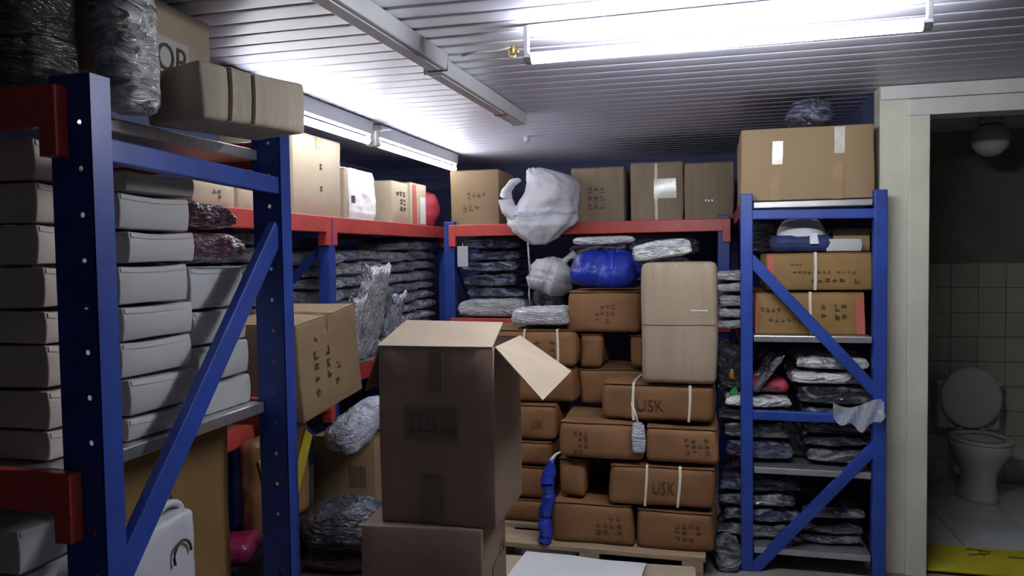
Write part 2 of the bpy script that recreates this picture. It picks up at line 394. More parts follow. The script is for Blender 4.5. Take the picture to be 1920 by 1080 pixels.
# bathroom
BY = 5.25
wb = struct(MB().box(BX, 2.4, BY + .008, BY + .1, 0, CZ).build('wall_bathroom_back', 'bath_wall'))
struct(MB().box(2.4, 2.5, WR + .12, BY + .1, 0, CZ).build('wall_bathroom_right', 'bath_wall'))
TS = .15
tm = MB().box(.002, TS - .002, -.007, 0, .002, TS - .002).build('tile', 'tile', wb, bevel=.0015); tm.location = (BX + .01, BY + .008, 0)
for i in range(10):
    for j in range(9):
        if i + j: o = link(bpy.data.objects.new('tile', tm.data), wb); o.location = (BX + .01 + i * TS, BY + .008, j * TS)
fb = struct(MB().box(BX, 2.4, WR + .12, BY, 0, .004).build('floor_bathroom', 'grout'))
FT = .356; f0 = MB().box(.002, FT - .003, .002, FT - .003, 0, .008).build('tile', 'floor_tile', fb, bevel=.001); f0.location = (BX + .005, WR + .12, .004)
for i in range(4):
    for j in range(4):
        if i + j: o = link(bpy.data.objects.new('tile', f0.data), fb); o.location = (BX + .005 + i * FT, WR + .12 + j * FT, .004)
FZ = .012

# ================================================================== LAMPS
DROP = .105
def lamp(label, a, b, m, drop=DROP, housing=True, slim=False):
    hw = .45 if slim else 1; ht = .014 if slim else .072
    a = Vector(a); b = Vector(b); mid = (a + b) / 2; L = (b - a).length; ang = math.atan2(b.y - a.y, b.x - a.x)
    t = thing('fluorescent_lamp', label, 'lamp', (mid.x, mid.y, CZ - drop), ang)
    MB().tube([(-L / 2 + .012, 0, 0), (L / 2 - .012, 0, 0)], .0175, 12).build('tube', m, t, True)
    for s in (-1, 1):
        MB().tube([(s * (L / 2 - .014), 0, 0), (s * (L / 2 + .008), 0, 0)], .0185, 12).build('end_cap', 'steel', t)
        MB().box(s * (L / 2 + .004) - .007, s * (L / 2 + .004) + .007, -.012, .012, -.012, drop - .006).build('lamp_holder', 'white_paint', t, bevel=.002)
    if housing: MB().hexa([(-L / 2, -.022 * hw, drop - ht), (L / 2, -.022 * hw, drop - ht), (L / 2, .022 * hw, drop - ht), (-L / 2, .022 * hw, drop - ht)], [(-L / 2, -.03 * hw, drop - .004), (L / 2, -.03 * hw, drop - .004), (L / 2, .03 * hw, drop - .004), (-L / 2, .03 * hw, drop - .004)]).build('housing', 'grey_plastic', t, bevel=.003)
    return t
lamp('largest lit fluorescent tube, crossing the ceiling in front of the bathroom door', at(990, 110, Z=CZ - DROP), at(1740, 45, Z=CZ - DROP), 'tube_main', slim=True)
a = at(700, 252, Z=CZ - DROP); b = at(858, 306, Z=CZ - DROP); lx = -1.735
lamp('lit fluorescent tube above the left rack, farther one ending at the room corner', (lx, 3.86, 0), (lx, 5.16, 0), 'tube_left')
lamp('lit fluorescent tube above the left rack, nearer one, partly behind the crushed carton', (lx, 2.52, 0), (lx, 3.76, 0), 'tube_left')
j = thing('cable_connector', 'small white cable connector between the two left ceiling tubes', 'connector', (lx, 3.81, CZ - DROP + .01))
MB().box(-.03, .03, -.022, .022, -.03, .05).build('housing', 'white_paint', j, bevel=.006)
MB().tube([(0, 0, .04), (.05, .02, .055), (.10, .02, .056)], .004, 6).build('wire', 'cord', j)
for lab, y0, y1 in (('unlit grey ceiling batten, nearer of the two, running towards the back corner', 1.25, 2.60), ('unlit grey ceiling batten, farther of the two, with a red sticker', 2.63, 3.80)):
    t = thing('ceiling_batten', lab, 'lamp', (-.945, (y0 + y1) / 2, CZ - .06), R(-1.2)); h = (y1 - y0) / 2
    MB().hexa([(-.036, -h, 0), (.036, -h, 0), (.036, h, 0), (-.036, h, 0)], [(-.042, -h, .056), (.042, -h, .056), (.042, h, .056), (-.042, h, .056)]).build('housing', 'grey_plastic', t, bevel=.006)
    for s in (-1, 1): MB().box(-.037, .037, s * h - .006, s * h + .006, -.003, .055).build('end_cap', 'dark_steel' if s * h > 0 and y1 < 3 else 'grey_plastic', t, bevel=.003)
    MB().box(-.018, .018, -h + .03, h - .03, -.004, .001).build('diffuser', 'unlit_tube', t, bevel=.0015)
    if y1 > 3: MB().box(-.03, .028, h - .34, h - .30, -.0048, -.001).build('sticker', 'ink_red', t)
t = thing('lamp_clip', 'small brass cable clip on the ceiling left of the big lit tube', 'clip', at(962, 97, Z=CZ - .02))
MB().tube([(0, 0, .02), (.0, 0, -.005)], .006, 8).build('stem', 'brass', t, True)
MB().tube([(.018 * math.cos(q * .5), .010 * math.sin(q * .5), -.004 + .016 * math.sin(q * .5)) for q in range(12)], .005, 6).build('hook', 'brass', t, True)
MB().tube([(0, 0, .016), (-.06, .03, .017), (-.14, .03, .017), (-.2, .06, .017)], .0035, 6).build('wire', 'cord', t, True)
t = thing('ceiling_rose', 'tiny white ceiling fitting beyond the end of the far batten', 'fitting', at(988, 262, Z=CZ - .02))
MB().lathe([(.004, -.012), (.016, -.01), (.02, .006), (.022, .019)], 12).build('cover', 'white_paint', t, True); MB().lathe([(.003, -.02), (.006, -.018), (.006, -.01)], 8).build('screw', 'steel', t, True)

# ================================================================== RACKS
def perf_post(name, X0, X1, Y0, dep, z0, z1, m, parent, hx, pitch=.1, hr=.006, first=.1):   # channel: perforated web facing -Y, two flanges
    mb = MB(); th = .002
    zs = [z0]; z = first
    mb.box(X1 - th, X1, Y0, Y0 + dep, z0, z1); mb.box(X0, X0 + th, Y0 + .002, Y0 + dep * .75, z0, z1)
    k = .011
    mb.box(X0, hx - k, Y0, Y0 + th, z0, z1); mb.box(hx + k, X1, Y0, Y0 + th, z0, z1)
    cur = z0
    while z < z1 - .03:
        mb.box(hx - k, hx + k, Y0, Y0 + th, cur, z - k); 
        sq = [(-k, -k), (0, -k), (k, -k), (k, 0), (k, k), (0, k), (-k, k), (-k, 0)]
        oc = [(hr * math.cos(R(225 + 45 * i)), hr * math.sin(R(225 + 45 * i))) for i in range(8)]
        for yy in (Y0, Y0 + th):
            mb.add([(hx + a, yy, z + b) for a, b in sq] + [(hx + a, yy, z + b) for a, b in oc], [(i, (i + 1) % 8, 8 + (i + 1) % 8, 8 + i) for i in range(8)])
        mb.add([(hx + a, Y0, z + b) for a, b in oc] + [(hx + a, Y0 + th, z + b) for a, b in oc], [(i, (i + 1) % 8, 8 + (i + 1) % 8, 8 + i) for i in range(8)])
        cur = z + k; z += pitch
    mb.box(hx - k, hx + k, Y0, Y0 + th, cur, z1)
    return mb.build(name, m, parent)
# --- foreground rack (long side to the left, its end frame seen)
fg = thing('storage_rack', 'nearest blue and red storage rack at left with white shoeboxes, its end frame in front', 'rack', (0, 0, 0))
PX0, PX1 = -1.40, -1.294
perf_post('post', PX0, PX1, 1.40, .06, 0, 1.845, 'blue', fg, -1.324, .1002, .0065, at(155, 403, Y=1.40).z - 1.4028)
perf_post('post', -1.434, -1.333, 2.22, .06, 0, 1.85, 'blue', fg, -1.375, .1002, .0065, at(510, 562, Y=2.22).z - 1.2024)
for X in (-2.60, ):
    for Y in (1.40, 2.22): MB().box(X, X + .09, Y, Y + .06, 0, 1.845).build('post', 'blue', fg, bevel=.003)
MB().bar((-1.325, 1.45, 1.69), (-1.355, 2.23, 1.672), .03, .055).build('crossbar', 'blue', fg, bevel=.004)
MB().bar((-1.325, 1.455, .70), (-1.36, 2.23, 1.535), .028, .07).build('brace', 'blue', fg, bevel=.004)
MB().bar((-1.325, 1.455, .62), (-1.36, 2.23, .12), .028, .06).build('brace', 'blue', fg, bevel=.004)
def red_beam(parent, a, b, h=.09, wd=.035, m='red', conn=True, cdir=None):
    a = Vector(a); b = Vector(b)
    bo = MB().bar(a, b, wd, h).build('beam', m, parent, bevel=.004)
    d = (b - a).normalized()
    if conn:
        for e, s in ((a, 1), (b, -1)):
            p = e + d * s * .022; MB().bar(p + Vector((0, 0, h / 2 - .002)), p - Vector((0, 0, h / 2 + .065)), .045 if abs(d.x) > .5 else wd + .006, wd + .006 if abs(d.x) > .5 else .045, up=(0, 1, 0)).build('beam_connector', m, bo, bevel=.003)
for z in (1.775, .932):
    red_beam(fg, (-2.56, 1.382, z), (-1.352, 1.382, z), .09, .03)
    red_beam(fg, (-2.56, 2.262, z), (-1.40, 2.262, z), .09, .03)
for z in (1.753, .94, .30):
    MB().box(-2.55, -1.41, 1.403, 2.215, z, z + .035).build('shelf_deck', 'steel', fg, bevel=.004)
SH = .9785
# --- left rack (along the left wall)
def rack(label, x0, x1, y0s, tops, axis, frames, zt, decks, beam_m='red', beamh=.075): pass
lr = thing('storage_rack', 'blue and red storage rack along the left wall, boxes on top and bagged clothes below', 'rack', (0, 0, 0))
LX, LXB = -1.87, -2.45
for Y in (2.345, 3.53, 5.28):
    for X in (LX, LXB):
        MB().box(X - .03, X + .03, Y - .035, Y + .035, 0, 1.642).build('post', 'blue', lr, bevel=.004)
    MB().bar((LX - .02, Y, 1.50), (LXB + .02, Y, .98), .025, .04).build('brace', 'blue', lr, bevel=.003)
    MB().bar((LX - .02, Y, .45), (LXB + .02, Y, .92), .025, .04).build('brace', 'blue', lr, bevel=.003)
    MB().bar((LX - .02, Y, 1.56), (LXB + .02, Y, 1.56), .025, .04).build('crossbar', 'blue', lr, bevel=.003)
for y0, y1, zl in ((2.385, 3.49, .74), (3.57, 5.24, .835)):
    for z in (1.605, zl - .02):
        for X in (LX + .008, LXB): red_beam(lr, (X, y0 - .03, z), (X, y1 + .03, z), .08, .045)
    for z in (1.615, zl - .01): MB().box(LXB + .03, LX - .018, y0, y1, z, z + .03).build('shelf_deck', 'steel', lr, bevel=.003)
LT = 1.646
# --- back rack
br = thing('storage_rack', 'red beamed storage rack against the navy back wall behind the brown bundles', 'rack', (0, 0, 0))
BYF, BYB = 4.78, 5.36
for X in (-1.645, .07):
    for Y in (BYF, BYB): MB().box(X - .035, X + .035, Y - .03, Y + .03, 0, 1.66).build('post', 'blue', br, bevel=.004)
    MB().bar((X, BYF, 1.45), (X, BYB, .9), .025, .04).build('brace', 'blue', br, bevel=.003)
for z in (1.60, 1.0):
    for Y in (BYF - .03, BYB + .03): red_beam(br, (-1.64, Y, z), (.108, Y, z), .075, .03, conn=z > 1.5)
    MB().box(-1.60, .03, BYF - .012, BYB + .012, z, z + .036).build('shelf_deck', 'steel', br, bevel=.003)
BT, BM = 1.638, 1.038
# --- right rack
rr = thing('storage_rack', 'blue storage rack beside the bathroom wall, its narrow braced end facing the room', 'rack', (0, 0, 0))
RX0, RX1, RY0, RY1 = .150, .697, 3.58, 5.45
for X in (RX0, RX1):
    for Y in (RY0, RY1): MB().box(X - .026, X + .026, Y, Y + .06, 0, 1.695).build('post', 'blue', rr, bevel=.004)
p = lambda x, y: at(x, y, Y=RY0 + .02)
for q0, q1, hh in (((1400, 403), (1645, 400), .042), ((1400, 777), (1645, 786), .042)): MB().bar(p(*q0), p(*q1), .03, hh).build('crossbar', 'blue', rr, bevel=.004)
for q0, q1 in (((1404, 483), (1642, 735)), ((1646, 832), (1404, 1076))): MB().bar(p(*q0), p(*q1), .026, .05).build('brace', 'blue', rr, bevel=.004)
MB().bar((RX0, RY1 + .02, 1.6), (RX1, RY1 + .02, 1.6), .03, .04).build('crossbar', 'blue', rr)
RZ = [p(1520, 376).z, p(1520, 630).z, p(1520, 880).z, .11]
for z in RZ:
    MB().box(RX0 + .03, RX1 - .03, RY0 + .012, RY1 + .05, z - .028, z).build('shelf_deck', 'steel', rr, bevel=.003)
    for X in (RX0 - .012, RX1 + .012): MB().box(X - .012, X + .012, RY0 + .062, RY1, z - .06, z + .005).build('beam', 'maroon', rr, bevel=.002)

# ================================================================== FOREGROUND RACK CONTENT
def shoebox(label, size, loc, rot=0, m='white_box', group=None, seed=1):
    sx, sy, sz = size; t = thing('shoebox', label, 'box', loc, rot, group)
    vs, fs = rbox_grid(sx - .004, sy - .004, sz - .005, .004, 5); h = sz
    def W(v): return v + nv(v, 5, seed) * .004 + Vector((.006 * math.sin(3.1 * v.z / h) * (1 if v.x > 0 else -1), 0, -.006 * (1 - (2 * v.y / sy) ** 2) if v.z > h * .5 else 0))
    mobj('body', [W(v) for v in vs], fs, m, t, True)
    g = [W(Vector((sx / 2 - .002 + .0012, -sy / 2 + .008 + (sy - .016) * i / 4, sz - .007 - .012 * q))) + Vector((.0012, 0, 0)) for q in (0, 1) for i in range(5)]
    mobj('tuck_flap', g + [p - Vector((.002, 0, 0)) for p in g], [(i, i + 1, 6 + i, 5 + i) for i in range(4)] + [(15 + i, 16 + i, 11 + i, 10 + i) for i in range(4)] + [(5 + i, 6 + i, 16 + i, 15 + i) for i in range(4)], m, t)
    return t
def ystack(ys, pxx, X): return [at(pxx, y, X=X).z for y in ys]
G1 = 'white shoeboxes stacked on the nearest rack'
# column A: end faces towards the viewer (in shade)
zA = [at(60, y, Y=1.44).z for y in (868, 805, 728, 645, 578, 495, 415, 335, 252)]
off = [0, .006, 0, .006, 0, -.008, -.004, -.01, -.02]
zA[0] = SH
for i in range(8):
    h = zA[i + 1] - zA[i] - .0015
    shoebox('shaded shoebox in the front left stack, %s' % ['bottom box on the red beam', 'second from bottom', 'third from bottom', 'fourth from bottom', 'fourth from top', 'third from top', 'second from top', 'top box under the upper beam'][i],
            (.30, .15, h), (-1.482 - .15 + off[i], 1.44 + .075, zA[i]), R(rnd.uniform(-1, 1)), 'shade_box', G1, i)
ords = ['bottom', 'second from bottom', 'third from bottom', 'middle', 'third from top', 'second from top', 'top']
zB = [at(295, y, X=-1.42).z for y in (838, 770, 700, 632, 567, 492, 430, 362, 322)]; zB[0] = SH
offB = [.0, .0, -.008, -.004, -.012, .004, -.004, .01]
for i in range(8):
    h = zB[i + 1] - zB[i] - .0015
    shoebox('white shoebox with lit end behind the near post, %s of its stack' % (ords + ['very top'])[min(i, 7)] if i < 7 else 'white shoebox at the very top of the lit stack, under the shelf',
            (.32, .255, h), (-1.43 - .16 + offB[i], 1.775 + offB[i] * .6, zB[i]), R(rnd.uniform(-3.5, 1)), group=G1, seed=i + 20)
zC = [SH, at(430, 708, X=-1.44).z, at(430, 640, X=-1.44).z, at(430, 575, X=-1.44).z, at(410, 496, X=-1.44).z]
for i in range(4):
    shoebox('white shoebox behind the blue brace, %s of the rear stack' % ['bottom', 'second from bottom', 'third from bottom', 'top'][i],
            (.32, .265, zC[i + 1] - zC[i] - .0015), (-1.452 - .16 - .006 * i, 2.072, zC[i]), R(rnd.uniform(-2, 2)), group=G1, seed=i + 40)
# dark bag on the rear stack
bag('dark maroon bagged garment lying on the rear shoebox stack', (.34, .27, .09), (-1.62, 2.05, zC[4] + .002), .05, 'film_maroon', 2)
bag('dark maroon bagged garment on top of another above the rear shoeboxes', (.33, .26, .08), (-1.64, 2.05, zC[4] + .095), -.1, 'film_maroon', 1)
# lower level
LZ = .337
carton('tall ochre carton on the low shelf of the nearest rack', (.30, .545, .565), (-1.71, 1.955, LZ + .004), 0, 'card_dkochre', seed=9, marks=[('right', -.25, .62, .0, .72, '2x1', 'ink_brown')], bulge=.004)
w_ = thing('plastic_sack', 'white plastic carrier sack with a handle on the low shelf behind the near post', 'bag', (-1.478, 1.745, LZ), .0)
blob((.10, .25, .395), 4, 'sack_plain', 'body', w_, .008, 8, rim=.14)
MB().tube([(.01, .07 + .055 * math.cos(t_ * .35), .385 + .04 * math.sin(t_ * .35)) for t_ in range(10)], [.011] * 10, 6).build('handle', 'sack_plain', w_, True)
MB().tube([(.062, .06 + .035 * math.cos(q), .29 + .04 * math.sin(q)) for q in [x * .45 for x in range(9)]], .004, 5).build('printed_marks', 'ink', w_, True)
for i, (zz, dx) in enumerate(((LZ, -.03), (LZ + .118, -.02), (LZ + .236, 0), (LZ + .354, .02))):
    shoebox('white shoebox on the low shelf at bottom left, %s of four' % ['bottom', 'second', 'third', 'top'][i], (.29, .20, .112), (-1.755 + dx * .5, 1.55, zz + .003), R(-4 + 2 * i), seed=i + 60, group='white shoeboxes on the low shelf of the nearest rack')
# on top of the foreground rack
TZ = 1.789
def bigbag(label, size, loc, rot, m, seed, amp=.03, fr=8, name='plastic_bag', tie=True, rim=.4, taper=0, tie_m=None):
    t = thing(name, label, 'bag', loc, rot); blob(size, seed, m, 'body', t, amp, fr, rim=rim, taper=taper)
    if tie: MB().tube([(0, 0, size[2] * .94), (.012, .004, size[2] * .99), (.03, .01, size[2] * 1.02)], [.03, .012, .026], 8).build('tied_neck', tie_m or m, t, True)
    return t
bigbag('dark wrapped bale on top of the nearest rack at the upper left', (.54, .22, .335), (-1.83, 1.55, TZ), .0, 'film_olive', 3, .008, 6, 'bale', False, .08)
bg = bigbag('crumpled clear plastic bag hanging at the corner on top of the nearest rack', (.105, .15, .33), (-1.335, 1.56, TZ), .2, 'film_bright', 6, .016, 12, tie=False)
# crushed carton with corner towards the room and the carton stacked on it
C_ = Vector((-1.227, 1.676)); Rr = Vector((-1.116, 1.997)); Ll = Vector((-1.433, 1.747)); cc = (Rr + Ll) / 2
ang = math.atan2(Rr.y - C_.y, Rr.x - C_.x)
lo = carton('crushed low carton jutting over the edge of the nearest rack', ((Rr - C_).length, (Ll - C_).length, .142), (cc.x, cc.y, TZ + .002), ang, 'card_ash', .03, .008, 5, rim=.01, n=8, flaps=False,
            marks=[('front', -.5, 0.02, -.44, .98, 'rect', 'ink_brown'), ('front', -.05, .02, .0, .95, 'rect', 'ink_brown')])
opx = carton('tan carton lettered OP stacked under the ceiling on the crushed carton', (.30, .30, .19), (-1.57, 1.855, TZ + .152), R(3), 'card_pale', .004, .002, 11, flaps=False,
             marks=[('right', -.75, .0, .25, .5, 'rect', 'white_box'), ('right', -.68, .03, .16, .42, 'text:OP', 'ink'), ('right', .72, .06, .95, .3, '2x2', 'ink_red')])

# ================================================================== LEFT RACK CONTENT
def scarton(label, px, X, depth, z0, **k):    # box face towards +X from a photo rectangle
    a = at(px[0], px[3], X=X); b = at(px[2], px[3], X=X); hi = at((px[0] + px[2]) / 2, px[1], X=X).z
    return carton(label, (depth, abs(b.y - a.y), hi - z0), (X - depth / 2, (a.y + b.y) / 2, z0), **k)
X = -1.90
scarton('small tan carton on the left rack seen under the nearest rack crossbar', (360, 340, 440, 388), X, .3, LT, m='card_pale', seed=21, marks=[('right', -.2, .3, .3, .7, '2x2', 'ink_brown')])
scarton('slim tan carton on the left rack beside the far blue post', (446, 346, 476, 388), X, .3, LT, m='card_pale', seed=22)
scarton('tall bright tan carton at the front of the left rack top', (552, 258, 640, 400), X, .4, LT, m='card_pale', seed=23, tape=.05, marks=[('right', .0, .55, .3, .70, '2x1', 'ink_brown'), ('right', .0, .28, .3, .40, '2x1', 'ink_brown')])
scarton('pale striped carton squeezed beside the white sack on the left rack', (648, 318, 656, 405), X - .02, .3, LT, m='card_pale', seed=24)
ws = thing('plastic_sack', 'bright white sack bulging on top of the left rack', 'bag', (X - .17, 4.065, LT)); blob((.30, .36, .29), 9, 'bright_white', 'body', ws, .016, 9, rim=.16)
MB().tube([(.02, -.10, .275), (.03, -.04, .305), (.03, .02, .30), (.04, .10, .28)], [.018, .008, .008, .016], 6).build('tied_neck', 'bright_white', ws, True)
MB().box(.172, .176, -.19, -.15, .09, .13).build('printed_marks', 'ink', ws)
scarton('tan carton with red printing right of the white sack', (736, 342, 767, 416), X, .3, LT, m='card_pale', seed=25, marks=[('right', -.6, .25, .5, .8, '3x3', 'ink_brown')])
scarton('narrow carton with a pink stripe and white label on the left rack', (770, 346, 800, 419), X, .3, LT, m='card_pale', seed=26, marks=[('right', -.8, .05, -.35, .97, 'rect', 'ink_red'), ('right', .1, .05, .85, .7, 'rect', 'paper')])
bigbag('red plastic bag at the far end of the left rack top', (.22, .22, .24), (X - .10, 5.20, LT), .1, 'cloth_red', 5, .02, 8)
bigbag('dark red bundle behind the cartons in the far left corner', (.16, .45, .36), (-2.33, 4.75, LT), .1, 'film_maroon', 8, .02, 8)
# garment piles
G2 = 'bagged garments piled on the left rack'
ORD = ['lowest', 'second', 'third', 'fourth', 'fifth', 'sixth', 'seventh', 'eighth', 'ninth', 'tenth', 'eleventh', 'twelfth', 'thirteenth', 'fourteenth']
def pile(label, cx, cy, z0, z1, size, m, group, jitter=.02, rz=0, seed=0, wob=5, roll=1.5):
    z = z0; i = 0; ms = m if isinstance(m, tuple) else (m,)
    while z + size[2] < z1:
        sz = (size[0], size[1], size[2] * (1, .85, 1.2)[(i + seed) % 3])
        bag(label % (ORD[min(i, 13)]), sz, (cx + rnd.uniform(-jitter, jitter), cy + rnd.uniform(-jitter, jitter) * .5, z), (R(rnd.uniform(-roll, roll)), R(rnd.uniform(-roll, roll)), rz + R(rnd.uniform(-wob, wob))), ms[(i * 7 + seed) % len(ms)], seed + i, group, wr=.012)
        z += max(v.co.z for v in col.objects[-1].data.vertices) * .84 + .002; i += 1
ZL = .857
PW_ = ('film_pale', 'film_white', 'film_pale')
for k, (cy, top, mm, dx) in enumerate(((3.715, 1.50, PW_, .0), (3.99, 1.46, ('film_white', 'film_pale'), .015), (4.27, 1.47, PW_, 0), (4.555, 1.50, PW_, 0.01), (4.825, 1.52, PW_, .0), (5.095, 1.54, ('film_pale', 'film_white'), .01))):
    pile('%s bagged garment from the bottom, ' + ['first', 'second', 'third', 'fourth', 'fifth', 'sixth'][k] + ' pile from the middle post, left rack', -2.11 + dx, cy, ZL + .008, top - .06, (.33, .232, .052), mm, G2, .014, 0, k, 4, 2)
for lab, sz_, lc, ro in (('tall white crumpled film bag leaning on the first two piles of the left rack', (.46, .25, .07), (-1.75, 3.865, 1.13), (0, R(-80), R(3))),
                         ('short white crumpled film bag leaning beside the middle post of the left rack', (.34, .09, .04), (-1.75, 3.615, 1.04), (R(4), R(-80), R(-4))),
                         ('short greyish crumpled film bag leaning right of the tall white one', (.32, .15, .05), (-1.75, 4.13, 1.04), (R(-5), R(-80), R(5)))):
    bag(lab, sz_, lc, ro, 'film_pale' if 'greyish' in lab else 'film_white', 3, wr=.034, fr=10)
pile('%s bagged garment from the bottom, in the pile before the middle post', -2.22, 3.335, .776, 1.48, (.28, .25, .056), 'film_pale', 'bagged garments before the middle post', .01, 0, 2)
carton('small brown carton behind the tilted carton on the left rack', (.2, .25, .42), (-2.15, 3.03, .762), 0, 'card', seed=31)
# tilted carton
mc = carton('big tan carton with rows of printed marks, tilted on the left rack shelf', (.44, .50, .40), (-1.80, 3.035, .80), (R(6.5), 0, R(-2)), 'card', .012, .004, 33, n=6, tape=.05,
            marks=[('right', -.55, .76, -.3, .84, '2x1', 'ink'), ('right', -.25, .80, .1, .88, '3x1', 'card_pale'), ('right', -.6, .16, -.42, .70, '1x4', 'ink'), ('right', -.22, .3, -.05, .7, '1x3', 'ink_brown'), ('right', .1, .36, .28, .74, '1x3', 'ink'), ('right', -.1, .2, .35, .3, '3x1', 'ink')])
bigbag('crumpled clear bag of blue and white goods below the tilted carton', (.16, .36, .12), (-1.60, 3.33, .60), (R(18), 0, R(-12)), 'film_pale', 7, .02, 12)
lowc = fcarton('tan carton on the floor below the tilted carton, with block letters', (588, 822, 706, 962), 3.32, .155, z0=0.002, m='card', seed=35, marks=[('front', .18 + .11 * k_, .60, .25 + .11 * k_, .78, 'rect', 'ink_faint') for k_ in range(5)])
sb = thing('shopping_bag', 'brown and yellow glossy shopping bag behind the far blue post', 'bag', (-1.785, 2.88, .308), R(2))
blob((.085, .44, .40), 12, 'kraft', 'body', sb, .008, 9, rim=.3)
for (ya, za), (yb_, zb_), wd_ in (((.20, .355), (.00, .06), .035), ((-.20, .34), (-.13, .06), .022), ((-.04, .34), (-.13, .06), .02)):
    MB().bar((.05, ya, za), (.055, yb_, zb_), .006, wd_ * 2.0, up=(0, 1, 0)).build('trim', 'yellow', sb, bevel=.001)
ck = thing('crate', 'black plastic crate on the floor behind the far blue post', 'crate', (-1.83, 2.80, 0))
MB().box(-.13, .13, -.36, .36, 0, .29).build('body', 'dark_gap', ck, bevel=.012); MB().box(-.14, .14, -.37, .37, .275, .302).build('rim', 'dark_gap', ck, bevel=.006)
bigbag('shiny magenta bag on the black crate left of the far blue post', (.20, .18, .07), (-1.79, 2.54, .305), .3, 'magenta', 4, .012, 8, tie=False)
carton('low tan carton on the floor carrying a dark shiny bag', (.36, .40, .165), (-1.475, 2.93, 0), R(6), 'card', .004, .002, 3, rim=.008)
bag('flat purple bag on the low tan carton under the dark shiny bag', (.34, .32, .04), (-1.485, 2.93, .178), .15, 'film_maroon', 1)
bigbag('dark shiny bag heaped on the purple bag right of the far blue post', (.30, .28, .17), (-1.49, 2.92, .232), .2, 'film_navy', 6, .022, 8, tie=True)
# ================================================================== TALL OPEN CARTON ON A BOX
x0, x1 = -1.10, -.722
bl = carton('lower dark carton carrying the tall open carton', (.40, .40, .578), (-.915, 2.27 + .2, 0), R(4.5), 'card_dark', .006, .002, 41, n=6, flaps=False,
            marks=[('right', -.3, .45, .25, .70, 'rect', 'card'), ('right', .35, .62, .8, .78, '3x1', 'ink'), ('right', -.2, .3, .3, .45, '1x1', 'ink_red')])
ot = thing('carton', 'tall brown carton with its flaps open in the middle of the room', 'box', (-.855, 2.30 + .185, .579), R(1))
sx, sy, sz = .388, .37, .572
vs, fs = rbox_grid(sx, sy, sz, .004, 7)
def D2(v): return v + Vector((nv(v, 3, 5).x * .006, nv(v, 3, 6).x * .006, 0)) + Vector((0, -.006 * math.sin(v.z / sz * 3.1) if v.y < 0 else 0, 0))
th = .006
fs = [f for f in fs if not all(vs[i].z > sz - .002 for i in f)]
inner = [Vector((v.x * (1 - 2 * th / sx), v.y * (1 - 2 * th / sy), v.z + (th if v.z < .1 else 0))) for v in vs]
mb = MB(); mb.add([D2(v) for v in vs], fs); mb.add([D2(v) for v in inner], [f[::-1] for f in fs]); mb.build('body', 'card_dark', ot, True)
T_ = sz
def flap(a, b, c, d, m='card_pale', th=.004):
    a, b, c, d = map(Vector, (a, b, c, d)); nrm = (b - a).cross(d - a).normalized() * th; MB().hexa([a, b, c, d], [a + nrm, b + nrm, c + nrm, d + nrm]).build('flap', m, ot)
def loc_(px, py, **k): return ot_inv @ at(px, py, **k)
bpy.context.view_layer.update(); ot_inv = (Matrix.Translation(ot.location) @ Euler(ot.rotation_euler).to_matrix().to_4x4()).inverted()
yb = 2.30 + .19
flap((-sx / 2, -sy / 2, T_), (sx / 2 - .004, -sy / 2, T_), loc_(943, 606, Y=yb), loc_(762, 602, Y=yb))
rx = at(985, 650, Y=2.62).x
flap((sx / 2, -sy / 2 + .01, T_), loc_(1016, 752, X=-.50), loc_(1070, 697, X=-.47), (sx / 2, sy / 2 - .01, T_))
flap((-sx / 2, sy / 2, T_), (-sx / 2, -sy / 2 + .01, T_), (-sx / 2 - .06, -sy / 2 + .03, T_ - .15), (-sx / 2 - .06, sy / 2 - .02, T_ - .15), 'card_dark')
mb = MB(); fy = -sy / 2 - .010
def fr(px0, py0, px1, py1, name, m, parent=ot, yy=2.295):
    a = loc_(px0, py1, Y=yy); b = loc_(px1, py0, Y=yy); MB().box(a.x, b.x, fy - .0015, fy, a.z, b.z).build(name, m, parent)
mat('tape_dark', (.21, .14, .085), .35, coat=.3)
fr(806, 660, 830, 735, 'tape', 'tape_dark'); fr(795, 895, 828, 975, 'tape', 'tape_dark')
fr(762, 765, 858, 770, 'printed_marks', 'ink_faint'); fr(762, 812, 858, 820, 'printed_marks', 'ink_faint'); fr(762, 770, 772, 812, 'printed_marks', 'ink_faint'); fr(848, 770, 858, 812, 'printed_marks', 'ink_faint')
for q in range(5): fr(776 + q * 14, 778, 786 + q * 14, 806, 'printed_marks', 'ink_faint')

# ================================================================== BROWN BUNDLES ON THE PALLET
pl = thing('pallet', 'low wooden pallet under the brown taped cartons', 'pallet', (0, 0, 0))
PZ = .125
for i in range(4):
    y0 = 3.375 + i * .25; MB().box(-1.05, -.03, y0, y0 + .17, PZ - .022, PZ).build('slat', 'wood', pl, bevel=.002)
for x in (-1.03, -.58, -.13): MB().box(x, x + .09, 3.375, 4.3, .0, PZ - .0225).build('bearer', 'wood', pl, bevel=.002)
carton('flattened tan cardboard pile on the floor in front of the pallet', (.92, .44, .088), (-.52, 3.125, 0), R(3), 'card_pale', 0, .001, 8, flaps=False, cat='cardboard', name='cardboard_sheet')
sh_ = thing('paper_sheet', 'white paper sheet lying on the cardboard in front of the pallet', 'paper', (-.555, 3.16, .092), R(-3))
vs = []; fs = []
for i in range(9):
    for j in range(7):
        u = -.27 + .54 * i / 8; v = -.17 + .34 * j / 6; vs.append((u + .06 * (v < 0) * 0, v, .004 + .006 * (noise.noise(Vector((u * 6, v * 6, 2))) + 1) ** 2))
fs = [(i * 7 + j, (i + 1) * 7 + j, (i + 1) * 7 + j + 1, i * 7 + j + 1) for i in range(8) for j in range(6)]
k = len(vs); vs += [(a, b, c - .002) for a, b, c in vs]; fs += [tuple(x + k for x in f[::-1]) for f in fs]; mobj('sheet', vs, fs, 'paper', sh_, True)
FY = 3.43
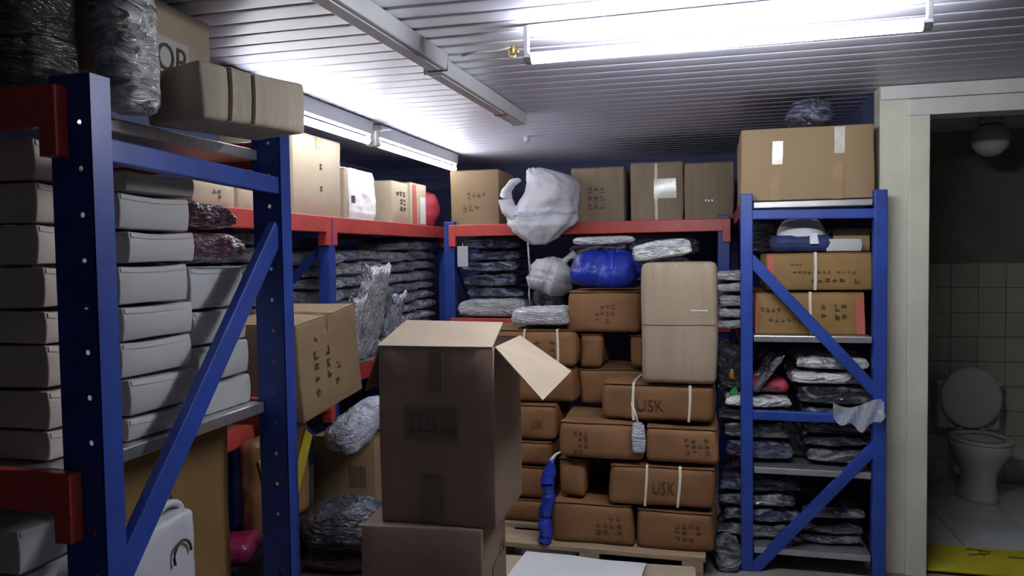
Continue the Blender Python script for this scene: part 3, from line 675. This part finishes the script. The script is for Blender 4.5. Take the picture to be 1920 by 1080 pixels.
def bc(label, px, Y=FY, depth=.42, z0=None, **k):
    k.setdefault('m', 'card_brown'); k.setdefault('bulge', .02); k.setdefault('amp', .007); k.setdefault('rim', .02); k.setdefault('n', 7)
    cx, z, wd, h = front(*px, Y)
    return carton(label, (wd - .006, depth, h), (cx, Y + depth / 2, z if z0 is None else z0), cat='box', name='carton', **k)
def fz(px, py, Y): return at(px, py, Y=Y).z
def bcz(label, px0, px1, z0, z1, Y=FY, depth=.42, **k):
    k.setdefault('m', 'card_brown'); k.setdefault('bulge', .022); k.setdefault('amp', .0085); k.setdefault('rim', .02); k.setdefault('n', 9)
    a = at(px0, 800, Y=Y).x; b = at(px1, 800, Y=Y).x
    return carton(label, (b - a - .006, depth, z1 - z0 - .012), ((a + b) / 2, Y + depth / 2, z0), **k)
MK = [('front', -.1, .2, .6, .75, '4x3', 'ink_brown')]
z1 = fz(1185, 945, FY); z2 = fz(1180, 868, FY); z3 = fz(1200, 790, FY)
bcz('brown carton in the bottom row at left, on the pallet', 1034, 1186, PZ, fz(1110, 942, FY), seed=51, marks=[('front', .05, .25, .75, .75, '4x3', 'ink_brown')])
bcz('brown carton in the bottom row at right, on the pallet', 1192, 1340, PZ, fz(1265, 956, FY), seed=52, marks=[('front', .0, .25, .7, .75, '4x3', 'ink_brown')])
zr1 = fz(1240, 950, FY)
bcz('brown strapped carton lettered USK, right of the dark gap', 1140, 1340, zr1, fz(1240, 872, FY), seed=53, straps=[('x', -.28, .011), ('x', .36, .011)], marks=[('front', -.14, .34, .28, .68, 'text:USK', 'ink_brown')])
bcz('brown carton left of the lower dark gap in the stack', 1046, 1098, fz(1110, 940, FY), fz(1075, 864, FY) - .0, depth=.3, Y=FY + .05, seed=54)
bcz('brown carton added far behind the lower gap to keep it dark', 1085, 1300, PZ, PZ + .45, Y=FY + .47, depth=.25, m='card_dark', seed=75)  # added carton, stops the lit background showing through the gap
zr2 = fz(1240, 867, FY)
bcz('brown carton resting over the lower dark gap, with printed lines', 1048, 1203, zr2, zr2 + .17, seed=55, depth=.36, marks=[('front', -.65, .1, -.25, .8, '3x4', 'ink_brown')], tape=.05, bulge=.03)
bcz('brown carton at the right end of the third row', 1210, 1344, zr2, zr2 + .165, seed=56, marks=[('front', .1, .25, .8, .75, '4x3', 'ink_brown')], sag=.01)
zr3 = zr2 + .172
bcz('brown strapped carton lettered USK under the tall plain carton', 1130, 1340, zr3, zr3 + .17, Y=FY + .06, depth=.27, seed=57, straps=[('x', -.42, .011), ('x', .58, .011)], marks=[('front', -.36, .3, .1, .62, 'text:USK', 'ink_brown')])
Y2 = FY + .30
zr4 = zr3 + .172
tall = fcarton('tall plain tan carton standing on top of the brown stack', (1204, 492, 1344, 742), FY + .03, .36, z0=zr4, m='card_grey', seed=59, rim=.025, n=7, bulge=.02, flaps=False, marks=[('front', -1, .485, 1, .492, 'rect', 'ink_faint'), ('front', .3, .60, .75, .612, 'rect', 'tape_clear')])
# left and rear columns
YL = FY + .22
zz = PZ
rows = [('brown carton at the bottom of the left column', 1012), ('brown carton second from the bottom of the left column', 935), ('brown carton third from the bottom in the left column', 868), ]
ys = [1000, 935, 872, 825, 757, 690, 617]
zs = [PZ] + [fz(1000, y_, YL) for y_ in ys[1:]]
labs = ['at the bottom of the left column', 'second in the left column', 'third in the left column, its top lit', 'strapped, fourth in the left column, beside the open flap', 'fifth in the left column, behind the open flap', 'strapped, at the top of the left column under the white packs']
for i in range(6):
    st = [('x', -.3, .011)] if i == 3 else [('x', -.15, .011), ('x', .62, .011)] if i == 5 else []
    mk = [('front', .25, .35, .6, .6, 'text:USK', 'ink_brown')] if i == 3 else MK if i == 5 else []
    bcz('brown carton ' + labs[i], 925 if i < 3 else 920, (1030, 1030, 1036, 1044, 1078, 1082)[i], zs[i], zs[i + 1], Y=YL + (.05 if i > 3 else 0), depth=.36, seed=61 + i, straps=st, marks=mk)
YU = YL + .12
bcz('brown carton left of the upper dark gap', 1086, 1130, fz(1110, 690, YU), fz(1110, 624, YU), Y=YU, depth=.3, seed=70)
bcz('brown carton right of the upper dark gap, beside the tall plain carton', 1186, 1215, fz(1190, 690, YU), fz(1190, 626, YU), Y=YU, depth=.3, seed=71)
bcz('brown carton laid across beneath the upper dark gap', 1090, 1215, zr3 + .004, fz(1150, 690, YU), Y=YU + .02, depth=.3, seed=73)
bcz('topmost brown carton with printed lines, under the blue bag', 1066, 1202, fz(1130, 624, YU) + .004, fz(1130, 543, YU), Y=YU - .02, depth=.36, seed=72, marks=[('front', -.2, .2, .4, .7, '4x3', 'ink_brown')])
# blue tarp roll and blue tuft
tr = thing('blue_tarp', 'rolled blue tarp leaning upright against the left of the brown stack', 'tarp', (0, 0, 0))
pa = at(1020, 1018, Y=3.39); pb = at(1032, 862, Y=3.41)
pts = [pa.lerp(pb, i / 40) + Vector((.006 * math.sin(i * .37), .004 * math.sin(i * .6), 0)) for i in range(41)]
MB().tube(pts, [(.031 + .005 * noise.noise(Vector((i * .3, 1, 2))) + .003 * noise.noise(Vector((i * .9, 4, 2)))) * min(1, .45 + (40 - i) * .09) for i in range(41)], 14).build('roll', 'sack_blue', tr, True)
MB().tube([pb + Vector((0, 0, -.01)), pb + Vector((.02, .02, .02)), pb + Vector((.05, .06, .03))], [.012, .006, .004], 6).build('cord', 'cord', tr, True)
tb = thing('plastic_wrap', 'scrap of blue and grey plastic hanging between two brown cartons', 'plastic', at(1198, 850, Y=FY - .035))
blob((.05, .02, .13), 3, 'film_pale', 'body', tb, .008, 20, n=8); MB().tube([(0, 0, .12), (-.012, -.006, .17), (-.03, .0, .22)], .005, 6).build('strap', 'strap', tb, True)

# ================================================================== BACK RACK CONTENT
YB = BYF - .02
fcarton('tan carton at the left end of the back rack top', (846, 320, 936, 418), YB + .075, .4, z0=BT, m='card', seed=81, marks=[('front', -.3, .45, .5, .62, '4x1', 'ink_faint'), ('front', -.5, .22, .5, .38, '4x1', 'ink_faint')])
fcarton('carton right of the white sack on the back rack top', (1072, 315, 1170, 413), YB + .075, .4, z0=BT, m='card_grey', seed=82, marks=[('front', -.4, .2, .3, .65, '3x3', 'ink_faint')])
fcarton('carton with clear tape and a pasted label on the back rack top', (1182, 305, 1281, 411), YB + .075, .4, z0=BT, m='card_grey', seed=83, marks=[('front', -.05, .0, .06, .99, 'tape', 'tape_clear'), ('front', -.08, .38, .75, .72, 'rect', 'tape_clear')])
fcarton('rightmost carton on the back rack top, slightly smaller', (1284, 306, 1376, 405), YB + .075, .35, z0=BT, m='card_grey', seed=84, marks=[('front', -.2, .3, .2, .36, '3x1', 'tape_clear')])
# white woven sack drooping over the beam
wk = thing('woven_sack', 'white woven sack slumped over the beam of the back rack', 'bag', at(1020, 415, Y=YB - .04))
O = Vector(wk.location)
def rings(keys, Y0, n=60, steps=5, seed=2, fold=.05, extra=0):
    ks = []
    for a, b in zip(keys, keys[1:]):
        for k in range(steps): ks.append([p + (q - p) * k / steps for p, q in zip(a, b)])
    ks.append(list(keys[-1])); vs = []; fs = []; m_ = len(ks)
    for i, (px, py, rpx, dy, ry) in enumerate(ks):
        c = at(px, py, Y=Y0 + dy) - O; r = rpx / FPX * 4.75; low = max(0, min(1, (py - 395) / 60))
        for j in range(n):
            t_ = 2 * math.pi * j / n; q = Vector((math.cos(t_) * 1.3, math.sin(t_) * 1.3, (py - 316) * .024 + seed))
            k = 1 + fold * (.3 + 1.6 * low) * math.sin(t_ * 9 + (py - 316) * .02) + .16 * noise.noise(q) + .07 * ridge(q, 1.6, 3) + .045 * ridge(q, 3.4, 5) + extra
            vs.append(c + Vector((math.cos(t_) * r * k, math.sin(t_) * r * k * ry, .012 * noise.noise(q * 2.2))))
    for i in range(m_ - 1):
        for j in range(n): fs.append((i * n + j, (i + 1) * n + j, (i + 1) * n + (j + 1) % n, i * n + (j + 1) % n))
    fs += [tuple(range(n)), tuple(range((m_ - 1) * n, m_ * n))[::-1]]; return vs, fs
def recalc(o):
    bm = bmesh.new(); bm.from_mesh(o.data); bmesh.ops.recalc_face_normals(bm, faces=bm.faces[:]); bm.to_mesh(o.data); bm.free()
SK = [(1012, 458, 12, -.06, .7), (1012, 448, 30, -.05, .6), (1008, 436, 44, -.06, .5), (1010, 422, 56, -.06, .5), (1014, 406, 62, -.02, .6), (1022, 392, 54, .0, .7), (1030, 376, 54, .02, .8), (1036, 358, 50, .04, .8), (1036, 342, 44, .06, .8), (1026, 330, 36, .07, .8), (1008, 320, 20, .08, .7), (1000, 316, 8, .08, .6)]
vs, fs = rings(SK, YB - .10); recalc(mobj('body', vs, fs, 'sack_white', wk, True))
vs, fs = rings([(1013, 405, 62, -.02, .6), (1017, 399, 58.5, -.01, .65)], YB - .10, steps=2, extra=.035); k = len(vs) // 1
o = mobj('printed_band', vs, [f for f in fs if len(f) == 4], 'band', wk, True)
pe = [(990, 402, .055), (968, 404, .05), (953, 392, .044), (947, 374, .040), (951, 357, .034), (960, 345, .026), (970, 338, .016), (976, 336, .006)]
pp = []; rr_ = []
for a, b in zip(pe, pe[1:]):
    for k in range(5): u = k / 5; pp.append(at(a[0] + (b[0] - a[0]) * u, a[1] + (b[1] - a[1]) * u, Y=YB - .16) - O); rr_.append((a[2] + (b[2] - a[2]) * u) * (1 + .16 * noise.noise(Vector((k + a[0], 1, 2)))))
o = MB().tube(pp, rr_, 18).build('ear', 'sack_white', wk, True)
for v in o.data.vertices: v.co += nv(v.co, 16, 3) * .010
cd = thing('cord', 'thin white cord hanging from the woven sack', 'cord', at(992, 455, Y=YB - .1)); O2 = Vector(cd.location)
MB().tube([at(x, y_, Y=YB - .1) - O2 for x, y_ in ((990, 455), (993, 500), (992, 550), (994, 588))], .006, 6).build('strand', 'cord', cd, True); MB().lathe([(.004, -.01), (.011, 0), (.004, .01)], 8, 0, 0).build('knot', 'cord', cd, True)
# shelf content
def fb_(label, px, Y, depth, m, seed, name='garment_bag', rot=0, wr=.010, z=None, group=None, roll=0):
    cx, z0, wd, h = front(*px, Y); return bag(label, (wd, depth, h), (cx, Y + depth / 2, z0 if z is None else z), (0, R(roll), rot), m, seed, group, name, wr=wr)
fb_('flat white pack under the navy bags on the back rack', (858, 570, 985, 602), YB - .02, .4, 'film_white', 1, z=BM)
fb_('flat white pack on the top carton of the left column', (958, 583, 1062, 614), YL + .06, .3, 'film_white', 2, z=zs[6] + .006)
zq = BM + fz(920, 571, YB) - fz(920, 602, YB) + .004
pile('%s navy bagged garment above the white pack, left end of the back rack shelf', -1.39, YB + .28, zq + .008, 1.54, (.37, .40, .066), 'film_navy', 'navy bagged garments above the white pack', .012, 0, 1, 4, 2)
tg = thing('hang_tag', 'grey card tag hanging by the left post of the back rack', 'tag', at(868, 500, Y=YB - .07)); MB().box(-.035, .035, -.002, .002, 0, .13).build('card', 'grey_plastic', tg, bevel=.001); MB().tube([(0, 0, .128), (0, .003, .15)], .002, 5).build('string', 'cord', tg)
bigbag('dark grey bag behind the hanging cord on the back rack', (.22, .30, .26), (-1.02, YB + .29, BM), 0, 'film_black', 3, .02, 8)
t = thing('plastic_sack', 'white plastic sack drooping left of the blue bag on the back rack', 'bag', at(1022, 552, Y=YB - .04), (0, R(16), 0)); blob((.22, .16, .22), 8, 'sack_white', 'body', t, .035, 10); MB().tube([(.05, 0, .2), (.08, 0, .26), (.11, .02, .29)], [.03, .015, .03], 8).build('tied_neck', 'sack_white', t, True)
cx, z0, wd, h = front(1060, 478, 1190, 543, YU - .02)
t = thing('plastic_sack', 'bright blue sack lying on the topmost brown carton', 'bag', (cx, YU + .13, z0 + .008)); blob((wd, .26, h * 1.0), 5, 'sack_blue', 'body', t, .03, 14, rim=.42, stretch=(1.6, 1.6, .4), taper=.18); MB().tube([(wd * .42, 0, h * .3), (wd * .52, -.02, h * .42), (wd * .56, -.03, h * .5)], [.03, .018, .03], 8).build('tied_neck', 'sack_blue', t, True)
bag('white film pack on the blue sack', (.30, .2, .035), (cx, YU + .14, z0 + h * 1.02 + .045), .05, 'film_white', 4)
bag('white film roll on top of the tall plain carton', (.24, .2, .075), (-.22, FY + .15, tall.location.z + fz(1270, 492, FY + .03) - zr4 + .015), (0, R(-8), .15), 'film_white', 2)
for i, (x, z_, m_, sz_, rl) in enumerate(((-.69, BM + .0, 'film_black', (.32, .4, .18), 0), (-.69, BM + .20, 'film_grey', (.36, .4, .13), 0), (-.315, BM + 0, 'film_black', (.36, .4, .20), 0), (-.295, BM + .22, 'film_black', (.32, .4, .15), -3), (-.04, BM + .0, 'film_black', (.09, .4, .3), 0), (-.69, BM + .345, 'film_grey', (.36, .4, .11), -3), (-.28, BM + .385, 'film_navy', (.40, .4, .10), 0))):
    bag('%s garment bag on the back rack shelf, %s' % (m_.split('_')[1] if m_ != 'film_navy' else 'navy', ['lowest, behind the blue sack', 'second layer, behind the blue sack', 'lowest, behind the tall plain carton', 'second layer, behind the tall plain carton', 'upright, by the right post', 'top layer, above the blue sack', 'top layer, above the tall plain carton'][i]), sz_, (x, YB + .22, z_), (0, R(rl), 0), m_, i, wr=.015)

# ================================================================== RIGHT RACK CONTENT
RF = RY0 + .078
big = fcarton('large tan carton on top of the right rack with two tape patches', (1390, 238, 1640, 368), RF - .01, .55, z0=RZ[0] + .008, m='card', seed=91, n=7, flaps=False, bulge=.008,
              marks=[('front', -.52, .50, -.36, .82, 'rect', 'tape_clear'), ('front', .40, .62, .56, .98, 'rect', 'tape_clear'), ('front', -.54, .0, -.40, .3, 'rect', 'tape'), ('front', .38, .0, .54, .5, 'rect', 'tape')])
bx = front(1390, 238, 1640, 368, RF - .01)
for s in (-1, 1):
    MB().hexa([(-bx[2] / 2 + .02, s * .27, bx[3] + .004), (bx[2] / 2 - .02, s * .27, bx[3] + .004), (bx[2] / 2 - .03, s * .12, bx[3] + .03), (-bx[2] / 2 + .03, s * .12, bx[3] + .03)], [(-bx[2] / 2 + .02, s * .27, bx[3] + .008), (bx[2] / 2 - .02, s * .27, bx[3] + .008), (bx[2] / 2 - .03, s * .12, bx[3] + .034), (-bx[2] / 2 + .03, s * .12, bx[3] + .034)]).build('flap', 'card', big)
bigbag('crumpled clear plastic bag on the large carton of the right rack', (.16, .14, .10), (at(1520, 235, Y=RF + .1).x, RF + .12, RZ[0] + bx[3] + .042), .2, 'film_navy', 3, .025, 16, tie=True, tie_m='film_clear')
# shelf 2: two ochre cartons, cap, small boxes
z_ = RZ[1]
mA = [('front', -.9, .5, -.5, .68, '4x1', 'ink_brown'), ('front', -.75, .28, -.1, .40, '6x1', 'ink_brown'), ('front', .2, .3, .7, .75, '4x2', 'ink_brown'), ('front', .84, .02, .99, .9, 'rect', 'ink_red'), ('front', -.99, .02, -.94, .98, 'rect', 'ink_red')]
cA = fcarton('lower ochre strapped carton on the upper shelf of the right rack', (1416, 550, 1622, 624), RF, .5, z0=z_ + .001, m='card_ochre', seed=92, straps=[('x', .02, .012)], marks=mA, n=6)
hA = front(1416, 550, 1622, 624, RF); zt = z_ + .001 + hA[1] + hA[3] - z_ + .008
mB_ = [('front', -.6, .42, .72, .54, '14x1', 'ink'), ('front', -.55, .66, -.25, .74, '5x1', 'ink_brown'), ('front', -.3, .15, .8, .34, '8x1', 'ink_brown'), ('front', -.99, .2, -.86, .98, 'rect', 'ink_red')]
zt = hA[1] + hA[3] + .014
cB = fcarton('upper ochre strapped carton with a line of print on the right rack', (1438, 476, 1634, 550), RF, .5, z0=zt, m='card_ochre', seed=93, straps=[('x', -.06, .012)], marks=mB_, n=6)
zt2 = front(1438, 476, 1634, 550, RF); zt2 = zt2[1] + zt2[3] + .008
CPS = 1.22
cp = thing('cap', 'pale blue and navy cap heaped on the upper ochre carton', 'cap', (at(1502, 470, Y=RF + .12).x, RF + .13, zt2))
MB().lathe([(.088, 0.03), (.09, .05), (.084, .085), (.068, .115), (.042, .135), (.012, .142)], 20).build('crown', 'cloth_white', cp, True)
blob((.2, .19, .06), 4, 'cloth_navy', 'brim', cp, .012, 12, n=8, rim=.4)
cp.scale = (CPS, CPS, CPS)
MB().hexa([(.02, -.112, .03), (.05, -.112, .03), (.045, -.10, .07), (.02, -.10, .07)], [(.02, -.11, .03), (.05, -.11, .03), (.045, -.095, .07), (.02, -.095, .07)]).build('badge', 'cloth_white', cp)
bigbag('white and navy cloth bundle beside the cap on the ochre carton', (.10, .14, .10), (at(1543, 470, Y=RF + .12).x + .02, RF + .36, zt2), .3, 'cloth_white', 5, .02, 14, tie=False, name='cloth_bundle')
fcarton('small tan carton behind the white box on the right rack', (1562, 430, 1632, 474), RF + .12, .25, z0=zt2, m='card', seed=94)
shoebox('small white box on the upper ochre carton in the right rack', (.145, .09, .062), (at(1580, 470, Y=RF + .05).x, RF + .055, zt2), seed=3)
bag('dark bagged garment behind the cap on the right rack', (.15, .22, .15), (RX0 + .12, RF + .42, zt2), 0, 'film_navy', 2)
pile('%s white folded item in the small stack beside the ochre cartons', RX0 - .045, RF + .30, z_ + .012, z_ + .29, (.15, .4, .042), 'film_white', 'white folded items at the side of the right rack', .012, 0, 0, 3, 1)
# shelf 3
z_ = RZ[2]
def rb(label, px, m, seed, dep=.42, Y=None, roll=0, wr=.012, z=None, name='garment_bag'): return fb_(label, px, RF + .02 if Y is None else Y, dep, m, seed, name, 0, wr, z, None, roll)
RL0, RL1 = at(1358, 800, Y=RF).x, at(1488, 800, Y=RF).x; RM0, RM1 = at(1494, 800, Y=RF).x + .012, RX1 - .03
def rp_(label, x0, x1, yt, yb, m, seed, wr=.015, roll=0): 
    zz0 = fz((1430 if x0 < .1 else 1560), yb, RF); zz1 = fz((1430 if x0 < .1 else 1560), yt, RF); return bag(label, (x1 - x0, .42, max(.026, (zz1 - zz0) * .8)), ((x0 + x1) / 2, RF + .215, max(zz0, RZ[2] + .012)), (0, R(roll), R(rnd.uniform(-3, 3))), m, seed, None, wr=wr)
rp_('grey bagged garment lying on the middle deck, right side', RM0 + .03, RM1, 848, 877, 'film_grey', 1)
rp_('black bagged garment, second from the middle deck, right side', RM0 + .02, RM1, 824, 846, 'film_black', 0)
rp_('black bagged garment, third from the middle deck, right side', RM0 + .03, RM1, 799, 822, 'film_black', 2)
rp_('dark grey bagged garment level with the crossbar, right side', RM0 + .02, RM1, 769, 797, 'film_navy', 0)
rp_('black bagged garment below the two silver ones on the middle shelf', RM0, RM1, 726, 766, 'film_black', 1)
rp_('silver bagged garment with a bright fold, second from top of the middle shelf', RM0 - .03, RM1 - .03, 698, 724, 'film_bright', 2)
rp_('silver bagged garment on top of the right pile, middle shelf', RM0 - .01, RM1 - .01, 668, 696, 'film_bright', 1)
rp_('black bagged garment lying on the middle deck, left side', RL0 + .02, RL1 - .01, 838, 877, 'film_navy', 1)
rp_('crumpled grey bag second from the middle deck, left side', RL0, RL1 - .02, 802, 836, 'film_grey', 2)
rp_('black bag level with the crossbar, left side', RL0 - .01, RL1 - .03, 776, 800, 'film_navy', 0)
rp_('grey edged bag below the dark red cloth on the middle shelf', RL0 - .005, RL1 - .03, 752, 774, 'film_bright', 1)
rc = thing('folded_cloth', 'dark red folded cloth under the packets in the right rack', 'cloth', (at(1440, 750, Y=RF + .1).x, RF + .16, fz(1440, 750, RF + .05) + .032))
blob((.17, .2, .06), 6, 'cloth_red', 'body', rc, .008, 10, n=8, rim=.4)
MB().box(-.06, .05, -.106, -.103, .012, .03).build('hem', 'film_maroon', rc)
for i, (x0_, y0_, x1_, y1_, m_) in enumerate(((1418, 735, 1470, 672, 'film_grey'), (1408, 722, 1458, 668, 'film_pale'), (1400, 712, 1440, 662, 'film_maroon'))):
    a = at(x0_, y0_, Y=RF + .07 + .15 * i); b = at(x1_, y1_, Y=RF + .07 + .15 * i); q = thing('packet', ['grey', 'bluish', 'reddish'][i] + ' slanting packet on the middle shelf of the right rack', 'packet', a + Vector((0, 0, .004)), (0, -math.atan2(b.z - a.z, b.x - a.x), 0))
    L = (b - a).length; vs, fs = rbox_grid(L, .13, .028, .012, 6); mobj('pouch', [v + Vector((L / 2, 0, 0)) + nv(v, 12, i) * .006 for v in vs], fs, m_, q, True); MB().box(L - .004, L + .012, -.06, .06, .011, .015).build('seal', 'film_clear', q)
sb2 = bigbag('bulging bag of bright goods leaning out of the left side of the right rack', (.115, .34, .20), (RX0 - .062, RF + .26, fz(1370, 750, RF) + .030), 0, 'film_black', 4, .015, 10, tie=False)
gp = [(-.3, .02), (.0, .36), (.34, .2), (.42, -.1), (.25, -.42), (-.2, -.4), (-.44, -.12)]
px_ = at(1376, 731, Y=RF + .1) - Vector(sb2.location)
MB().add([(px_.x + a * .042, -.192, px_.z + b * .05) for a, b in gp] + [(px_.x + a * .042, -.16, px_.z + b * .05) for a, b in gp], [tuple(range(7))[::-1], tuple(range(7, 14))] + [(i, (i + 1) % 7, 7 + (i + 1) % 7, 7 + i) for i in range(7)]).build('green_patch', 'green', sb2)
px_ = at(1373, 700, Y=RF + .1) - Vector(sb2.location)
blob((.03, .03, .06), 2, 'orange', 'orange_patch', sb2, .004, 20, n=5).location = (px_.x, -.165, px_.z - .03)
wfm = thing('plastic_film', 'whitish torn plastic film draped over the crossbar of the right rack', 'plastic', at(1610, 790, Y=RY0 - .02)); O3 = Vector(wfm.location)
vs = []; fs = []
for i in range(15):
    for j in range(9):
        u = i / 14; v = j / 8; px = 1562 + 96 * u; top = 756 + 8 * math.sin(u * 5); bot = 782 + 30 * (math.sin(u * 3.1) ** .7) * (.7 + .3 * math.sin(u * 14))
        vs.append(at(px, top + (bot - top) * v, Y=RY0 - .022 - .014 * math.sin(u * 17 + v * 4) - .02 * v + .02 * (1 - v) ** 3) - O3)
fs = [(i * 9 + j, (i + 1) * 9 + j, (i + 1) * 9 + j + 1, i * 9 + j + 1) for i in range(14) for j in range(8)]
mobj('film', vs, fs, 'film_clear', wfm, True); MB().tube([at(1648, 768, Y=RY0 - .03) - O3, at(1655, 780, Y=RY0 - .03) - O3, at(1652, 795, Y=RY0 - .03) - O3], [.012, .016, .006], 7).build('knot', 'film_clear', wfm, True)
# bottom shelf
z_ = RZ[3]
pile('%s dark bagged garment in the neat right stack, lowest shelf of the right rack', RX1 - .18, RF + .23, z_ + .003, fz(1570, 984, RF) + .01, (.25, .42, .038), 'film_black', 'dark bagged garments in the right stack', .006, 0, 0, 3, .6)
bag('grey bagged garment on top of the neat right stack, lowest shelf', (.26, .42, .04), (RX1 - .18, RF + .23, fz(1570, 982, RF) + .008), .05, 'film_grey', 2)
for i, (h_, m_, dx, rl) in enumerate(((.055, 'film_grey', -.01, 0), (.05, 'film_navy', .01, -1), (.05, 'film_grey', .0, -2), (.05, 'film_navy', .01, -2))):
    bag('%s crumpled bag in the leaning left pile, lowest shelf, %s from the deck' % ({'grey': 'grey', 'navy': 'dark'}[m_.split('_')[1]], ['first', 'second', 'third', 'fourth', 'fifth'][i]), (.32, .42, h_), (RX0 + .055 + dx, RF + .23, z_ + .008 + i * .054), (0, R(rl), R(rnd.uniform(-4, 4))), m_, i, wr=.02)
t = bigbag('small grey crumpled bag poking out at the foot of the right rack', (.10, .2, .12), (RX0 - .085, RF - .02, .0), .1, 'film_grey', 2, .015, 14, tie=False)

# ================================================================== BATHROOM OBJECTS
to = thing('toilet', 'white toilet with raised lid in the dark bathroom', 'toilet', (1.475, 4.87, FZ)); to.scale = (.88, .80, .88)
def oval(prof, n=28): 
    mb = MB(); k = 0; vs = []; fs = []
    for cy, rx_, ry_, z in prof:
        for j in range(n): t_ = 2 * math.pi * j / n; vs.append((rx_ * math.cos(t_), cy + ry_ * math.sin(t_), z))
    for i in range(len(prof) - 1):
        for j in range(n): fs.append((i * n + j, i * n + (j + 1) % n, (i + 1) * n + (j + 1) % n, (i + 1) * n + j))
    fs += [tuple(range(n))[::-1], tuple(range((len(prof) - 1) * n, len(prof) * n))]; mb.add(vs, fs); return mb
oval([(.06, .12, .2, 0), (.06, .115, .195, .03), (.05, .095, .17, .1), (.04, .098, .17, .18), (.02, .13, .2, .26), (0, .17, .235, .33), (-.005, .182, .245, .375), (-.005, .18, .243, .39), (-.005, .135, .195, .385), (-.005, .10, .15, .30)]).build('bowl', 'ceramic', to, True)
mb = MB(); n = 28; vs = []; fs = []
for (a, b, z) in ((.185, .25, .392), (.185, .25, .41), (.13, .19, .412), (.13, .19, .392)):
    for j in range(n): t_ = 2 * math.pi * j / n; vs.append((a * math.cos(t_), -.005 + b * math.sin(t_), z))
for i in range(4):
    for j in range(n): fs.append((i * n + j, i * n + (j + 1) % n, ((i + 1) % 4) * n + (j + 1) % n, ((i + 1) % 4) * n + j))
MB().add(vs, fs).build('seat', 'ceramic', to, True)
vs = []; fs = []
for (s_, yy) in ((.92, .225), (1, .22), (1, .20), (.9, .192)):
    for j in range(n):
        t_ = 2 * math.pi * j / n; vs.append((.185 * s_ * math.cos(t_), yy + .06 * (.21 * (1 + s_ * math.sin(t_))), .42 + .205 + .205 * s_ * math.sin(t_)))
for i in range(3):
    for j in range(n): fs.append((i * n + j, (i + 1) * n + j, (i + 1) * n + (j + 1) % n, i * n + (j + 1) % n))
fs += [tuple(range(n)), tuple(range(3 * n, 4 * n))[::-1]]; MB().add(vs, fs).build('lid', 'ceramic', to, True)
for s in (-1, 1): MB().tube([(s * .07 - .02, .215, .412), (s * .07 + .02, .215, .412)], .012, 8).build('hinge', 'grey_plastic', to, True)
MB().box(-.19, .19, .265, .43, .40, .70).build('tank', 'ceramic', to, bevel=.02); MB().box(-.2, .2, .258, .437, .70, .735).build('tank_lid', 'ceramic', to, bevel=.01); MB().box(-.1, .1, .2, .40, .1, .40).build('outlet', 'ceramic', to, bevel=.03)
gl = thing('globe_lamp', 'unlit white globe lamp on the bathroom ceiling', 'lamp', (at(1857, 270, Y=4.62).x, 4.62, CZ - .012))
MB().lathe([(.05, -.045), (.06, -.04), (.062, -.005), (.055, -.002)], 20).build('base', 'grey_plastic', gl, True)
MB().lathe([(.09 * math.sin(R(a)) + .002, -.125 - .09 * math.cos(R(a))) for a in range(0, 150, 12)], 24).build('globe', 'ceramic', gl, True)
mt = thing('floor_mat', 'yellow mat on the floor at the bathroom doorway', 'mat', (DX0 + .375, 3.93, .013), 0)
MB().box(-.365, .365, -.21, .10, 0, .014).build('pile', 'yellow_mat', mt, bevel=.004)
mb = MB()
for i in range(14): 
    x = rnd.uniform(-.15, .3); y_ = rnd.uniform(-.05, .08); mb.box(x, x + rnd.uniform(.02, .07), y_, y_ + .012, .0142, .0152)
mb.build('printed_marks', 'ink_brown', mt)['kind'] = 'stuff'

# ------------------------------------------------------------------ let soft bags rest on each other without cutting in
from mathutils.bvhtree import BVHTree
bpy.context.view_layer.update()
def tree(o, dz=0):
    vs = []; fs = []
    for m_ in [o] + list(o.children_recursive):
        if m_.type != 'MESH': continue
        k = len(vs); mw = m_.matrix_world; vs += [mw @ v.co for v in m_.data.vertices]; fs += [tuple(i + k for i in p.vertices) for p in m_.data.polygons]
    return vs, fs
def bounds(vs): return [min(v[i] for v in vs) for i in range(3)], [max(v[i] for v in vs) for i in range(3)]
tops = [o for o in scn.objects if not o.parent and o.get('label')]
soft = sorted([o for o in tops if o.name.startswith('garment_bag')], key=lambda o: o.location.z)
done = []
for o in tops:
    if o.get('label') and not o.name.startswith('garment_bag') and o.get('category') in ('box', 'bag', 'rack', 'cloth'):
        vs, fs = tree(o); done.append((o, bounds(vs), BVHTree.FromPolygons(vs, fs)))
for o in soft:
    vs, fs = tree(o); b0, b1 = bounds(vs); near = []
    for q, (c0, c1), t in done:
        if c1[0] > b0[0] and c0[0] < b1[0] and c1[1] > b0[1] and c0[1] < b1[1] and c1[2] > b0[2] and c0[2] < b1[2] + .12:
            p, r = q.matrix_world.translation, o.matrix_world.translation
            if q.name.startswith('garment_bag') and abs(p.x - r.x) < .14 and abs(p.y - r.y) < .14 or q.get('category') == 'box' and p.z < r.z and c1[2] < b0[2] + .03: near.append(t)
    dz = 0; t = BVHTree.FromPolygons(vs, fs)
    while dz < .10 and any(t.overlap(n_) for n_ in near):
        dz += .004; vs = [v + Vector((0, 0, .004)) for v in vs]; t = BVHTree.FromPolygons(vs, fs)
    o.location.z += dz; done.append((o, bounds(vs), t))
for o in scn.objects:
    if o.type == 'MESH': o.data.name = o.name
